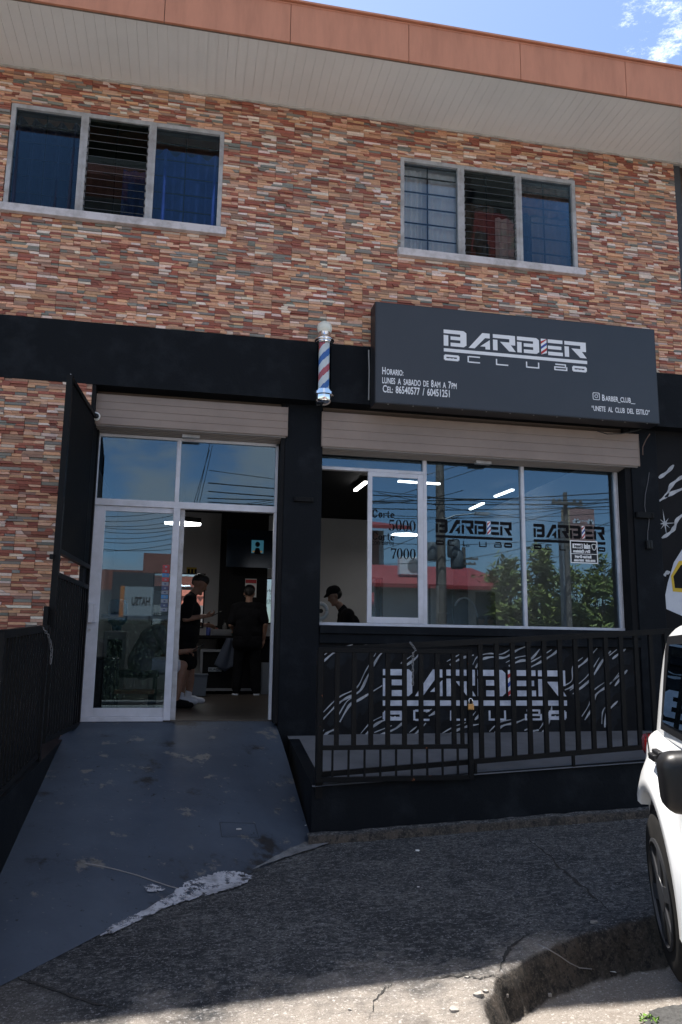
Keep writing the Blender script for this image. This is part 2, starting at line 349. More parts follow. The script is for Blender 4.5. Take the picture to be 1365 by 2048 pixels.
# apron concrete: weathered, upper slab mouldy with painted-in shade, pale scuffs
def concrete_mat(name, base, dark, pale, dirt_lo, dirt_hi, fine=1.0, mould_shade=False):
    m = bpy.data.materials.new(name); m.use_nodes = True; t = m.node_tree; k = t.links.new; b = t.nodes['Principled BSDF']; b.inputs['Roughness'].default_value = .85; b.inputs['Specular IOR Level'].default_value = .3
    g = t.nodes.new('ShaderNodeTexCoord')
    def nz(sc, de, ro=.6, st=None):
        n = t.nodes.new('ShaderNodeTexNoise'); n.inputs['Scale'].default_value = sc; n.inputs['Detail'].default_value = de; n.inputs['Roughness'].default_value = ro
        if st:
            p = t.nodes.new('ShaderNodeMapping'); p.inputs['Scale'].default_value = st; k(g.outputs['Object'], p.inputs[0]); k(p.outputs[0], n.inputs['Vector'])
        else: k(g.outputs['Object'], n.inputs['Vector'])
        return n.outputs[0]
    def rng(v, a, c):
        r = t.nodes.new('ShaderNodeMapRange'); r.inputs['From Min'].default_value = a; r.inputs['From Max'].default_value = c; k(v, r.inputs['Value']); return r.outputs[0]
    def mix(f, a, c):
        x = t.nodes.new('ShaderNodeMixRGB'); k(f, x.inputs[0])
        for i, q in ((1, a), (2, c)):
            if isinstance(q, tuple): x.inputs[i].default_value = (*q, 1)
            else: k(q, x.inputs[i])
        return x.outputs[0]
    c0 = mix(rng(nz(1.5, 8, .66), dirt_lo, dirt_hi), base, dark)
    if mould_shade:                                           # mouldy film with the upper slab's shade painted in, fading raggedly towards the gutter
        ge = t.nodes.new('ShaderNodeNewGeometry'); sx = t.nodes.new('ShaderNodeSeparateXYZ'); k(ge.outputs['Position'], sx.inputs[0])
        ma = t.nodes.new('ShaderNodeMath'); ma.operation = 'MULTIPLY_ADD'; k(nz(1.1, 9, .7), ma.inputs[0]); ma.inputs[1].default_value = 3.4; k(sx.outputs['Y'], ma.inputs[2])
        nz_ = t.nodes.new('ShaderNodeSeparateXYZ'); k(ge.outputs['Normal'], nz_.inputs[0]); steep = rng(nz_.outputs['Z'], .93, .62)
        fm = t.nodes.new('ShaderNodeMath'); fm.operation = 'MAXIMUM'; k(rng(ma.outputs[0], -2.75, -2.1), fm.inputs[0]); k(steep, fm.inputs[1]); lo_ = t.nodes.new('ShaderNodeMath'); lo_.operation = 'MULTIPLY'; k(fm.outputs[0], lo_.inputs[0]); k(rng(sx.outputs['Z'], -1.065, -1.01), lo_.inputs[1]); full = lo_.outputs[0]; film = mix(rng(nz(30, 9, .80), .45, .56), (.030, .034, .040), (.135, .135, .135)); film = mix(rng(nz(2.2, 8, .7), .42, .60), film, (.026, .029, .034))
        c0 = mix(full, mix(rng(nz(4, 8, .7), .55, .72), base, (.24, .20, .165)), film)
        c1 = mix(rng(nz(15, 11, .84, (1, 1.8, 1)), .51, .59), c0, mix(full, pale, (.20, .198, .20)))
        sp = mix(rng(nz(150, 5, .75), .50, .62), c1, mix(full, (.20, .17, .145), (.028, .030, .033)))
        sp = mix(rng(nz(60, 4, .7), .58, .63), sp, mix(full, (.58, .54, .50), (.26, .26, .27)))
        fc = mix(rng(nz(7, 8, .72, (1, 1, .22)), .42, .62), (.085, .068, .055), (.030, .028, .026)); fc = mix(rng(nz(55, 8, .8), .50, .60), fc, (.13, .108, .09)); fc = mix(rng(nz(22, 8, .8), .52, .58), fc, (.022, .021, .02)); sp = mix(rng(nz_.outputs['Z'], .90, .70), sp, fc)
    else:
        c1 = mix(rng(nz(13, 6, .7, (1, 1.7, 1)), .52, .70), c0, pale)
        sp = mix(rng(nz(70*fine, 4, .7), .50, .66), c1, dark)
    k(sp, b.inputs['Base Color'])
    bp = t.nodes.new('ShaderNodeBump'); bp.inputs['Strength'].default_value = 1.0; bp.inputs['Distance'].default_value = .028; k(nz(42*fine, 10, .8), bp.inputs['Height']); k(bp.outputs[0], b.inputs['Normal'])
    return m
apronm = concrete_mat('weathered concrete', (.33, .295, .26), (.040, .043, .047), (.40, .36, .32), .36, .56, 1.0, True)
streetm = concrete_mat('worn street', (.15, .14, .125), (.07, .066, .06), (.20, .185, .17), .42, .66)

def grid(name, m, x0, x1, y0, y1, st, fz, kind='structure', parent=None):
    nx = int(round((x1-x0)/st)); ny = int(round((y1-y0)/st)); b = MB(); vs = []
    for j in range(ny+1):
        for i in range(nx+1):
            x, y = x0+(x1-x0)*i/nx, y0+(y1-y0)*j/ny; vs.append((x, y, fz(x, y)))
    b.add(vs, [(j*(nx+1)+i, j*(nx+1)+i+1, (j+1)*(nx+1)+i+1, (j+1)*(nx+1)+i) for j in range(ny) for i in range(nx)])
    return b.build(name, m, parent, smooth=True, kind=kind)
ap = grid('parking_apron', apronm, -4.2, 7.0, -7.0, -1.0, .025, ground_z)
# far ground: one sheet to the horizon, lying under the apron
b = MB(); S_ = 400
b.add([(-S_, -S_, STREET-.06), (S_, -S_, STREET-.06), (S_, S_, STREET-.06), (-S_, S_, STREET-.06)], [(0, 1, 2, 3)])
b.build('ground', streetm, kind='structure')
b = MB(); b.add([(-60, -16.5, STREET+.01), (60, -16.5, STREET+.01), (60, -6.9, STREET+.01), (-60, -6.9, STREET+.01)], [(0, 1, 2, 3)])
b.build('road', mat('asphalt', (.075, .073, .07), .85, var=(.05, .049, .047), vscale=4, bump=.4, bscale=60), kind='structure')

# ramp: from the door threshold down to the apron
RB = [(-1.30, -3.95), (-.789, -3.528), (-.371, -2.968), (.045, -2.542), (.553, -2.125), (1.105, -1.447)]
def ramp_pt(u, v):                                      # u 0..1 left to right, v 0..1 top to bottom
    t = u*(len(RB)-1); i = min(int(t), len(RB)-2); f = t-i
    bx = RB[i][0]*(1-f)+RB[i+1][0]*f; by = RB[i][1]*(1-f)+RB[i+1][1]*f
    bz = apron_z(bx, by)+.004
    tx = -1.0+1.99*u; ty = .33; tz = -.094
    s = v
    x = tx*(1-s)+bx*s; y = ty*(1-s)+by*s
    z = tz*(1-s)+bz*s + .05*math.sin(math.pi*min(1, s*1.15))*(1-s) - .010*0
    return Vector((x, y, z+.006*fbm(x*3, y*3, 11)))
nu, nv = 56, 84; vs_ramp = vs = [ramp_pt(i/nu, j/nv) for j in range(nv+1) for i in range(nu+1)]
def ramp_mat():
    m = mat('dark grey ramp paint', (.056, .072, .100), .55, spec=.3, var=(.040, .052, .074), vscale=1.3, vpos=(.35, .62), bump=.12, bscale=30)
    t = m.node_tree; k = t.links.new; b = t.nodes['Principled BSDF']; src = b.inputs['Base Color'].links[0].from_socket
    g = t.nodes.new('ShaderNodeTexCoord')
    for sc, a, c_, col in ((3.4, .715, .735, (.13, .125, .12)), (2.1, .70, .76, (.018, .018, .02)), (21, .770, .79, (.14, .14, .145)), (14, .755, .775, (.014, .014, .017))):
        n = t.nodes.new('ShaderNodeTexNoise'); n.inputs['Scale'].default_value = sc; n.inputs['Detail'].default_value = 7; n.inputs['Roughness'].default_value = .68; k(g.outputs['Object'], n.inputs['Vector'])
        r = t.nodes.new('ShaderNodeMapRange'); r.inputs['From Min'].default_value = a-.115; r.inputs['From Max'].default_value = c_-.095; k(n.outputs[0], r.inputs['Value'])
        x = t.nodes.new('ShaderNodeMixRGB'); k(r.outputs[0], x.inputs[0]); k(src, x.inputs[1]); x.inputs[2].default_value = (*col, 1); src = x.outputs[0]
    k(src, b.inputs['Base Color']); return m
rampm = ramp_mat()
b = MB(); b.add(vs, [(j*(nu+1)+i, j*(nu+1)+i+1, (j+1)*(nu+1)+i+1, (j+1)*(nu+1)+i) for j in range(nv) for i in range(nu)])
polys_ramp = list(b.f)
ramp = b.build('ramp', rampm, smooth=True, kind='structure')
def on_ramp(px, py, lift=.005):                         # the ramp point seen there: march the ray
    d = ray(px, py); best = None
    for j in range(0, nv+1):
        for i in range(0, nu+1):
            q = vs[j*(nu+1)+i]; e = (q-CP); e = (e-d*e.dot(d)).length
            if best is None or e < best[0]: best = (e, q)
    q = best[1]; t = (q-CP).dot(d); return CP+d*t+Z*lift
# spilled white paint over the foot of the ramp, patchy and irregular
def splash(name, pts, m, lift, label=None):
    P = [atz(px, py, 0) for px, py in pts]
    b = MB(); q = []
    for px, py in pts:
        d = ray(px, py); k = apron_z(0, -8)+lift-CP.z; den = d.z-.044*d.x-.03*d.y; tt = (apron_z(CP.x, CP.y)+lift-CP.z)/den
        q.append(CP+d*tt)
    n = len(q); c = sum(q, Vector())/n
    b.add(q+[c], [(i, (i+1) % n, n) for i in range(n)]); return b.build(name, m, kind='structure')
# walkway slab behind the railing
WX0 = 1.10
def slab_z(x, y):
    f = sstep(-1.46, .1, y) if False else (y+1.44)/1.5
    return (-.455+.05*(x-1.12))*(1-f)+(-.232+.008*(x-1.4))*f
slabm = mat('grey painted screed', (.13, .135, .15), .7, var=(.085, .09, .10), vscale=2.4, bump=.2, bscale=40)
b = MB(); nx, ny = 60, 12
vv = [(WX0+(8-WX0)*i/nx, -1.44+1.62*j/ny, slab_z(WX0+(8-WX0)*i/nx, -1.44+1.62*j/ny)) for j in range(ny+1) for i in range(nx+1)]
b.add(vv, [(j*(nx+1)+i, j*(nx+1)+i+1, (j+1)*(nx+1)+i+1, (j+1)*(nx+1)+i) for j in range(ny) for i in range(nx)])
b.build('walkway', slabm, smooth=True, kind='structure')

# ================================================================== low walls
rw = thing('retaining_wall', 'black painted retaining wall under the slanting railing, rising from the concrete apron', 'wall', (2.8, -1.42, -.85))
b = MB(); n = 30
for i in range(n):
    x0, x1 = WX0+(8-WX0)*i/n, WX0+(8-WX0)*(i+1)/n
    z0, z1 = slab_z(x0, -1.42)+.006, slab_z(x1, -1.42)+.006
    b.add([(x0, -1.44, -1.2), (x1, -1.44, -1.2), (x1, -1.40, z1), (x0, -1.40, z0), (x0, -1.30, z0), (x1, -1.30, z1), (x0, -1.30, -1.2), (x1, -1.30, -1.2)],
          [(0, 1, 2, 3), (3, 2, 5, 4)] + ([(0, 3, 4, 6)] if i == 0 else []))
b.build('wall_face', black, rw, smooth=False)
b = MB()                                                # flank beside the ramp
b.add([(WX0, -1.40, -1.2), (WX0, .0, -1.2), (WX0, .0, slab_z(WX0, .0)+.006), (WX0, -1.40, slab_z(WX0, -1.40)+.006), (WX0+.1, 0, slab_z(WX0, .0)+.006), (WX0+.1, -1.4, slab_z(WX0, -1.4)+.006)], [(0, 1, 2, 3), (3, 2, 4, 5)])
b.build('wall_flank', black, rw)
b = MB(); n = 40                                        # rough mortar skirting at the foot
for i in range(n):
    x0, x1 = 1.06+(6-1.06)*i/n, 1.06+(6-1.06)*(i+1)/n
    def h(x): return apron_z(x, -1.5)+.06+.03*fbm(x*4, 3)
    def d(x): return -1.545+.035*fbm(x*5, 8)
    b.add([(x0, d(x0), apron_z(x0, -1.5)-.05), (x1, d(x1), apron_z(x1, -1.5)-.05), (x1, d(x1)+.03, h(x1)), (x0, d(x0)+.03, h(x0)), (x1, -1.43, h(x1)+.01), (x0, -1.43, h(x0)+.01)], [(0, 1, 2, 3), (3, 2, 4, 5)])
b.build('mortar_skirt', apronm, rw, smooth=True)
lw = thing('low_wall', 'black low wall along the left edge of the grey ramp, under the black bar fence', 'wall', (-1.1, -1.4, -1))
b = MB()
def lwz(y): return -.23+.04*(y+1)
pts = [(-.985, .33), (-.985, -1.2), (-1.0, -2.5), (-1.03, -4.2)]
for (xa, ya), (xb, yb) in zip(pts, pts[1:]):
    b.add([(xa, ya, -1.3), (xb, yb, -1.3), (xb-.02, yb, lwz(yb)), (xa-.02, ya, lwz(ya)), (xb-.35, yb, lwz(yb)), (xa-.35, ya, lwz(ya))], [(0, 1, 2, 3), (3, 2, 4, 5)])
b.add([(-1.03, -4.2, -1.3), (-1.05, -4.2, lwz(-4.2)), (-1.38, -4.2, lwz(-4.2)), (-1.38, -4.2, -1.3)], [(0, 1, 2, 3)])
b.build('wall_face', black, lw)
b = MB(); b.box(-4.5, -1.33, -2.9, .0, -1.2, -.3); b.build('planter_top', black, lw)

# ================================================================== the shop building
shop = thing('shop_building', 'two storey shop with ledgestone tile facade, black ground floor and terracotta eaves', 'building', (1.8, 0, -.3))
TP = [(0.432, 0.146, 0.098), (0.372, 0.122, 0.085), (0.309, 0.105, 0.077), (0.762, 0.426, 0.263), (0.681, 0.372, 0.23), (0.784, 0.48, 0.34), (0.845, 0.671, 0.578), (0.9, 0.744, 0.655), (0.248, 0.241, 0.213), (0.298, 0.282, 0.255), (0.372, 0.227, 0.178), (0.495, 0.282, 0.196)]
TW = [9, 8, 5, 11, 11, 9, 5, 4, 5, 4, 7, 10]
def cladding(name, x0, x1, z0, z1, yf, holes, seed):
    r = random.Random(seed); b = MB(); row_h = .19; tw = .40
    def piece(a, c, d, e, sa, sb, dep, col):            # a..c in x, d..e in z, slants
        for hx0, hx1, hz0, hz1 in holes:
            if a < hx1 and c > hx0 and d < hz1 and e > hz0:
                if d < hz0-.008: piece(a, c, d, hz0, sa, sb, dep, col)
                if e > hz1+.008: piece(a, c, hz1, e, sa, sb, dep, col)
                d2, e2 = max(d, hz0), min(e, hz1)
                if a < hx0-.01: piece(a, hx0, d2, e2, sa, 0, dep, col)
                if c > hx1+.01: piece(hx1, c, d2, e2, 0, sb, dep, col)
                return
        g = .0016; y = yf-dep; i0 = .003
        b.col = col
        o = [(a+sa+g, d+g), (c+sb-g, d+g), (c-sb-g, e-g), (a-sa+g, e-g)]
        jit = [r.uniform(-.003, .003) for _ in range(4)]
        b.add([(q[0], y+j, q[1]) for q, j in zip(o, jit)]+[(q[0], yf+.012, q[1]) for q in o], [(0, 1, 2, 3), (0, 4, 5, 1), (1, 5, 6, 2), (2, 6, 7, 3), (3, 7, 4, 0)])
    z = z1; row = 0
    while z > z0+.01:
        off = (row % 2)*tw/2; nrow = 7; hs = [r.uniform(.8, 1.25) for _ in range(nrow)]; s = sum(hs); hs = [q*row_h/s for q in hs]
        nt_ = int((x1-x0)/tw)+3
        for k in range(-1, nt_):
            ta, tb = x0+k*tw+off-.2, x0+(k+1)*tw+off-.2
            zz = z; prev = None
            for hgt in hs:
                d, e = zz-hgt, zz; zz = d
                if e < z0: break
                d = max(d, z0)
                cuts = [0]
                while cuts[-1] < 1:
                    cuts.append(cuts[-1]+r.choice([.18, .26, .32, .4, .5]))
                cuts = cuts[:-1]+[1]
                if len(cuts) > 2 and 1-cuts[-2] < .14: cuts.pop(-2)
                sl = [0]+[r.choice([0, 0, .012, -.012, .02])*r.random() for _ in cuts[1:-1]]+[0]
                for i in range(len(cuts)-1):
                    a, c = ta+cuts[i]*tw, ta+cuts[i+1]*tw
                    a, c = max(a, x0), min(c, x1)
                    if c-a < .015: continue
                    ci = r.choices(range(len(TP)), TW)[0]
                    if ci == prev: ci = r.choices(range(len(TP)), TW)[0]
                    prev = ci; q = r.uniform(.82, 1.12); col = tuple(v*q*r.uniform(.95, 1.05) for v in TP[ci])
                    piece(a, c, d, e, sl[i] if a > x0 else 0, sl[i+1] if c < x1 else 0, r.uniform(.002, .018), col)
        z -= row_h; row += 1
    return b.build(name, tilem, shop)
W1 = (-1.99, .222, 5.085, 6.255); W2 = (2.235, 4.41, 5.085, 6.245)
XR = 5.76
cladding('tile_cladding', -4.2, XR, 3.90, 6.675, .0, [W1, W2], 3)
cladding('tile_cladding', -4.2, -.985, -.45, 3.245, .0, [], 5)
def wall_with_holes(b, x0, x1, z0, z1, y0, y1, holes):
    xs = sorted({x0, x1, *[h[0] for h in holes], *[h[1] for h in holes]}); 
    for a, c in zip(xs, xs[1:]):
        hh = [h for h in holes if h[0] <= a+1e-6 and h[1] >= c-1e-6]
        if hh: b.box(a, c, y0, y1, z0, hh[0][2]); b.box(a, c, y0, y1, hh[0][3], z1)
        else: b.box(a, c, y0, y1, z0, z1)
b = MB(); wall_with_holes(b, -6, XR, 3.90, 6.9, .01, .20, [W1, W2]); b.build('wall', groutm, shop)
b = MB(); b.box(-6, -.985, .01, .35, -1.2, 3.245); b.build('wall', groutm, shop)
b = MB(); b.box(-6, 9, -.012, .36, 3.245, 3.90); b.build('beam', black, shop)
b = MB(); b.box(1.0, 1.408, .14, .36, -1.2, 3.244); b.build('column', black, shop, bevel=.008)
b = MB(); b.box(5.06, 5.40, .14, .36, -1.2, 3.244); b.build('column', black, shop, bevel=.008)
b = MB(); b.box(5.40, 9, .16, .36, -1.2, 3.244); b.build('mural_wall', black_in, shop)
b = MB(); b.box(1.409, 5.059, .17, .34, -1.2, .80); b.build('mural_wall', black_in, shop)
b = MB(); b.box(1.409, 5.059, .10, .345, .80, .885); b.box(1.409, 5.059, .13, .17, .70, .80); b.build('ledge', black, shop, bevel=.006)
b = MB(); b.box(-.985, -.95, .0, .36, -.1, 3.244); b.build('door_jamb', black_in, shop)
b = MB(); b.box(.96, .999, .15, .36, -.1, 3.244); b.build('door_jamb', black_in, shop)
b = MB(); b.box(4.985, 5.059, .16, .36, .886, 3.244); b.build('window_jamb', black_in, shop)
b = MB(); b.box(XR, 5.86, .01, .2, 3.9, 6.7); b.build('corner_trim', mat('dark grey trim', (.05, .055, .065), .6), shop)
# eaves
b = MB(); x = -5.0; EX1 = 5.9; i = 0
while x < 11:
    b.box(x+.0012, x+.0988, -.972, -.03, 6.675, 6.69); x += .1; i += 1
b.box(-5, 11, -.97, -.031, 6.6825, 6.70); b.build('soffit', soffm, shop)
b = MB(); b.box(-5, 11, -.03, .03, 6.655, 6.70); b.build('eaves_moulding', mat('off white moulding', (.55, .53, .50), .6, var=(.36, .34, .32), vscale=8), shop)
seams = [at(330, 22, -.99).x+1.24*k for k in range(-4, 9)]
b = MB()
for a, c in zip(seams, seams[1:]): b.box(a+.003, c-.003, -1.0, -.974, 6.655, 7.085)
b.box(seams[0], seams[-1], -1.004, -.97, 7.085, 7.105)
b.build('fascia', orange, shop, bevel=.002)
b = MB(); b.box(seams[0], seams[-1], -.974, -.95, 6.66, 7.08); b.build('fascia_backing', groutm, shop)
b = MB(); b.add([(seams[0], -1.03, 7.108), (seams[-1], -1.03, 7.108), (seams[-1], 9.5, 8.1), (seams[0], 9.5, 8.1)], [(0, 1, 2, 3)])
b.add([(seams[0], -1.03, 7.128), (seams[-1], -1.03, 7.128), (seams[-1], 9.5, 8.12), (seams[0], 9.5, 8.12)], [(0, 1, 2, 3)])
b.add([(seams[0], -1.03, 7.108), (seams[-1], -1.03, 7.108), (seams[-1], -1.03, 7.128), (seams[0], -1.03, 7.128)], [(0, 1, 2, 3)])
b.build('roof', orange, shop)
# carcass: floors, back and side walls
IY = 6.3
b = MB(); b.box(-1.5, 5.4, .5, IY+.3, 3.05, 3.2); b.build('ceiling', black_in, shop)
b = MB(); b.box(-1.5, 5.4, .315, IY+.3, -.2, -.096); b.build('shop_floor', floorin, shop)
b = MB(); b.box(-1.5, 5.4, .345, IY+.3, -.0955, -.08); b.build('shop_floor', floorin, shop)
b = MB(); b.box(-1.5, 5.4, IY, IY+.2, -.08, 3.05); b.build('back_wall', wallin, shop)
b = MB(); b.box(-1.6, -1.2, .37, IY, -.08, 3.05); b.build('side_wall', wallin, shop)
b = MB(); b.box(5.1, 5.4, .37, IY, -.08, 3.05); b.build('side_wall', wallin, shop)
b = MB(); b.box(-6, 9, .21, .5, 3.2, 3.5); b.box(-6, -5.9, .2, 9, -1, 7.2); b.box(8.9, 9, .37, 9, -1, 7.6); b.box(-6, 9, 9, 9.2, -1, 8.0); b.box(-5.9, -1.61, .36, .5, -1, 3.2); b.box(5.41, 8.9, .37, .5, -1, 3.2)
b.box(5.861, 8.899, .5, .6, 3.91, 7.0); b.build('outer_wall', groutm, shop)
b = MB(); b.box(-5.8, 8.8, 1.6, 1.7, 3.5, 7.0); b.box(-5.8, 8.8, .21, 1.6, 4.3, 4.36); b.build('room_partition', mat('dim room wall', (.12, .11, .10), .9), shop)
b = MB(); b.box(.62, 1.42, 5.55, 5.9, -.08, 3.05); b.build('interior_pillar', black_in, shop)
b = MB(); b.box(at(918, 1150, 5.7).x, at(948, 1150, 5.7).x, 5.7, 6.0, -.08, 3.05); b.build('interior_pillar', black_in, shop)

# ---- upper windows
def curtain(b, x0, x1, z0, z1, y, folds, amp=.018):
    n = int(folds*10); top = []; bot = []; ph = rnd.random()*6
    for i in range(n+1):
        t = i/n; x = x0+(x1-x0)*t; a = amp*math.sin(t*folds*2*math.pi+ph)+amp*.5*math.sin(t*folds*4.7+1.3*ph)
        top.append((x, y+a*.7, z1)); bot.append((x+.008*math.sin(t*19), y+a*1.2, z0))
    b.add(top+bot, [(i, i+1, n+2+i, n+1+i) for i in range(n)])
navy_curtain = mat('navy curtain', (.008, .017, .05), .85, var=(.005, .01, .03), vscale=3)
def upper_window(win, kind):
    x0, x1, z0, z1 = win; f = MB(); wn = None
    m1 = x0+(x1-x0)*(.335 if kind == 'blue' else .335); m2 = x0+(x1-x0)*(.655 if kind == 'blue' else .665); t = .045
    for a, c in ((x0, x0+t), (m1-t*.85, m1+t*.85), (m2-t*.85, m2+t*.85), (x1-t, x1)): f.box(a, c, -.008, .06, z0, z1-t)
    f.box(x0, x1, -.008, .06, z1-t, z1)
    for m in (m1, m2): f.box(m-.003, m+.003, -.014, -.0082, z0, z1-t)
    wn = f.build('window', alu_old, shop)
    s = MB(); s.box(x0-.04, x1+.06, -.075, .10, z0-.085, z0+.002); s.build('sill', sillpaint, wn, bevel=.006)
    for a, c in ((x0+t, m1-t*.85), (m2+t*.85, x1-t)): g = MB(); g.box(a, c, .03, .036, z0+.003, z1-t); g.build('pane', pane_glass, wn)
    l = MB(); n = 13; la, lc = m1+t*.85, m2-t*.85; st = (z1-t-z0)/n
    for i in range(n):
        zc = z0+st*(i+.5); ang = R(70 if i < n*.55 else 60)
        h = st*.58; dy, dz = math.cos(ang)*h, math.sin(ang)*h
        l.add([(la+.012, .035-dy, zc+dz*.9), (lc-.012, .035-dy, zc+dz*.9), (lc-.012, .035+dy*.4, zc-dz*.75), (la+.012, .035+dy*.4, zc-dz*.75)], [(0, 1, 2, 3)])
    o = l.build('louvre_slats', louvre_glass, wn); md = o.modifiers.new('s', 'SOLIDIFY'); md.thickness = .005
    l = MB()
    for i in range(n):
        zc = z0+st*(i+.5)
        for xx in (la+.006, lc-.006): l.box(xx-.006, xx+.006, .0, .05, zc-.02, zc+.03)
        ang = R(70 if i < n*.55 else 60); h = st*.58
        l.bar((la+.012, .035-math.cos(ang)*h-.002, zc+math.sin(ang)*h*.9), (lc-.012, .035-math.cos(ang)*h-.002, zc+math.sin(ang)*h*.9), .003, .003)
    l.build('louvre_clips', mat('dull louvre clip', (.16, .16, .165), .6), wn)
    k = MB(); y = .14
    for i in range(1, 6):
        zz = z0+(z1-z0)*i/6
        for a, c in ((x0+t, m1-t), (m2+t, x1-t)): k.bar((a, .055, zz), (c, .055, zz), .012, .014)
    for a, c in ((x0+t, m1-t), (m2+t, x1-t), (m1+t, m2-t)): k.bar(((a+c)/2-.02, .068, z0), ((a+c)/2-.02, .068, z1), .012, .014)
    k.build('security_bars', blackmetal, wn)
    if kind == 'blue':
        for a, c, fo, cm in ((x0+.02, m1-.02, 5, navy_curtain), (m2+.03, x1, 4, blue_curtain)):
            q = MB(); curtain(q, a, c, z0, z1-(.10 if cm is navy_curtain else .26), .12, fo, .075); q.build('curtain', cm, wn)
        q = MB(); curtain(q, m2-.30, m2+.02, z0, z1-.5, .17, 3); q.build('curtain', blue_curtain, wn)
        q = MB(); q.ball((m1+.32, .5, z0+.02), (.16, .1, .12)); q.build('orange_cushion', mat('dull orange fabric', (.22, .07, .03), .8), wn, smooth=True)
    else:
        q = MB(); curtain(q, x0+.02, x0+.30, z0, z1-.08, .11, 4, .022); curtain(q, x0+.36, m1+.03, z0, z1-.08, .12, 4, .012); q.build('curtain', white_curtain, wn)
        q = MB(); q.box(x0, m1, .16, .165, z0, z1); q.build('blind', mat('pale blind', (.74, .76, .80), .8), wn)
        q = MB(); curtain(q, m2-.22, m2+.06, z0, z1-.5, .18, 3); q.build('curtain', white_curtain, wn)
        q = MB(); curtain(q, m2+.05, x1, z1-.42, z1-.06, .15, 5); q.build('valance', brown_curtain, wn)
        q = MB(); curtain(q, m2+.10, m2+.24, z0, z1-.42, .18, 2); q.build('curtain', navy_curtain, wn)
        q = MB(); curtain(q, m2+.24, x1, z0, z1-.42, .19, 4, .01); q.build('curtain', mat('grey brown curtain', (.16, .125, .125), .85, var=(.22, .18, .17), vscale=3), wn)
        q = MB(); curtain(q, m1+.05, m2-.2, z0, z1-.3, .26, 4); q.build('curtain', brown_curtain, wn)
    return wn
upper_window(W1, 'blue'); upper_window(W2, 'white')
# small fixings and scars on the tile wall
for px, py in ((715, 360), (1238, 430), (1246, 438)):
    p = at(px, py, -.012); b = MB(); b.box(p.x-.02, p.x+.02, -.03, 0, p.z-.025, p.z+.02); b.build('wall_fixing', alu_old, shop)
# ---- shopfront glazing -------------------------------------------------------------------------
b = MB(); b.box(-.95, .96, .33, .40, 2.83, 3.3); b.box(1.409, 5.059, .33, .40, 2.84, 3.3); b.build('lintel', black_in, shop)
def fx(px, py): return at(px, py, GLASS).x
dz0, dz1, tz = -.082, 2.83, 2.105
ent = thing('entrance_front', 'aluminium framed glass shop entrance with its right leaf open above the grey ramp', 'entrance', (0, GLASS, dz0))
xl, xm, xr = -.945, -.125, .955
f = MB(); y0, y1 = GLASS-.035, GLASS+.04
f.box(xl, xr, y0, y1, tz-.035, tz+.035)
f.box(xl-.0, xl+.035, y0+.003, y1, tz+.035, dz1); f.box(xr-.03, xr, y0+.003, y1, dz0, tz-.035); f.box(xr-.03, xr, y0+.003, y1, tz+.035, dz1)
f.box(xm-.0, xm+.045, y0+.003, y1, tz+.035, dz1-.03); f.box(xl, xr, y0+.003, y1, dz1-.03, dz1)
f.box(xm-.005, xm+.065, y0-.004, y1, dz0, tz-.035)
f.box(xl, xm-.005, y0+.003, y1, dz0-.01, dz0+.035)
f.build('frame', alu, ent, bevel=.004)
g = MB(); g.box(xl+.035, xm, GLASS-.004, GLASS, tz+.035, dz1-.03); g.build('transom_pane', shop_glass, ent)
g = MB(); g.box(xm+.045, xr-.03, GLASS-.004, GLASS, tz+.035, dz1-.03); g.build('transom_pane', shop_glass, ent)
f = MB(); lx0, lx1 = xl+.004, xm-.006; yy0, yy1 = GLASS-.018, GLASS+.022
f.box(lx0, lx0+.13, yy0, yy1, dz0+.036, tz-.036); f.box(lx0+.13, lx1, yy0+.002, yy1, dz0+.036, dz0+.12)
f.box(lx0+.13, lx1, yy0+.002, yy1, tz-.09, tz-.036); 
leaf = f.build('door_leaf', alu, ent, bevel=.003)
g = MB(); g.box(lx0+.13, lx1, GLASS-.003, GLASS+.003, dz0+.12, tz-.09); g.build('door_pane', shop_glass, leaf)
f = MB(); f.box(lx0+.03, lx0+.075, yy0-.045, yy0, .87, 1.06); f.box(lx0+.075, lx0+.11, yy0-.045, yy0-.030, .87, 1.06); f.build('handle', alu, leaf, bevel=.004)
f = MB(); f.box(lx0+.15, lx1, yy1, yy1+.03, .925, .96); f.build('push_bar', alu_old, leaf)
f = MB(); f.lathe([(.012, -.01), (.012, .0)], (lx0+.05, yy0-.001, .80), 12, 'y'); f.build('lock', alu_old, leaf)
f = MB(); f.box(xm+.066, xm+.115, GLASS-.0, GLASS+.05, dz0, tz-.036); f.build('inner_stile', alu_old, ent)
# strip of little payment stickers on the glass
s = MB(); sx0, sx1 = xm-.085, xm-.015; cols = []
zt = at(333, 1130, GLASS).z
for i in range(11):
    s.cur = (1, 1, 2, 1, 0, 3, 0, 2, 0, 3, 0)[i]; z1_ = zt-i*.044; s.box(sx0, sx1, GLASS-.0056, GLASS-.0044, z1_-.038, z1_)
    s.cur = 0 if s.cur else 3; s.box(sx0+.025, sx1-.025, GLASS-.0066, GLASS-.0058, z1_-.028, z1_-.012)
s.build('sticker_strip', [mat('pale sticker', (.20, .23, .28), .5), mat('red sticker', (.40, .05, .06), .5), mat('blue sticker', (.05, .2, .42), .5), mat('navy sticker', (.05, .07, .15), .5)], ent)

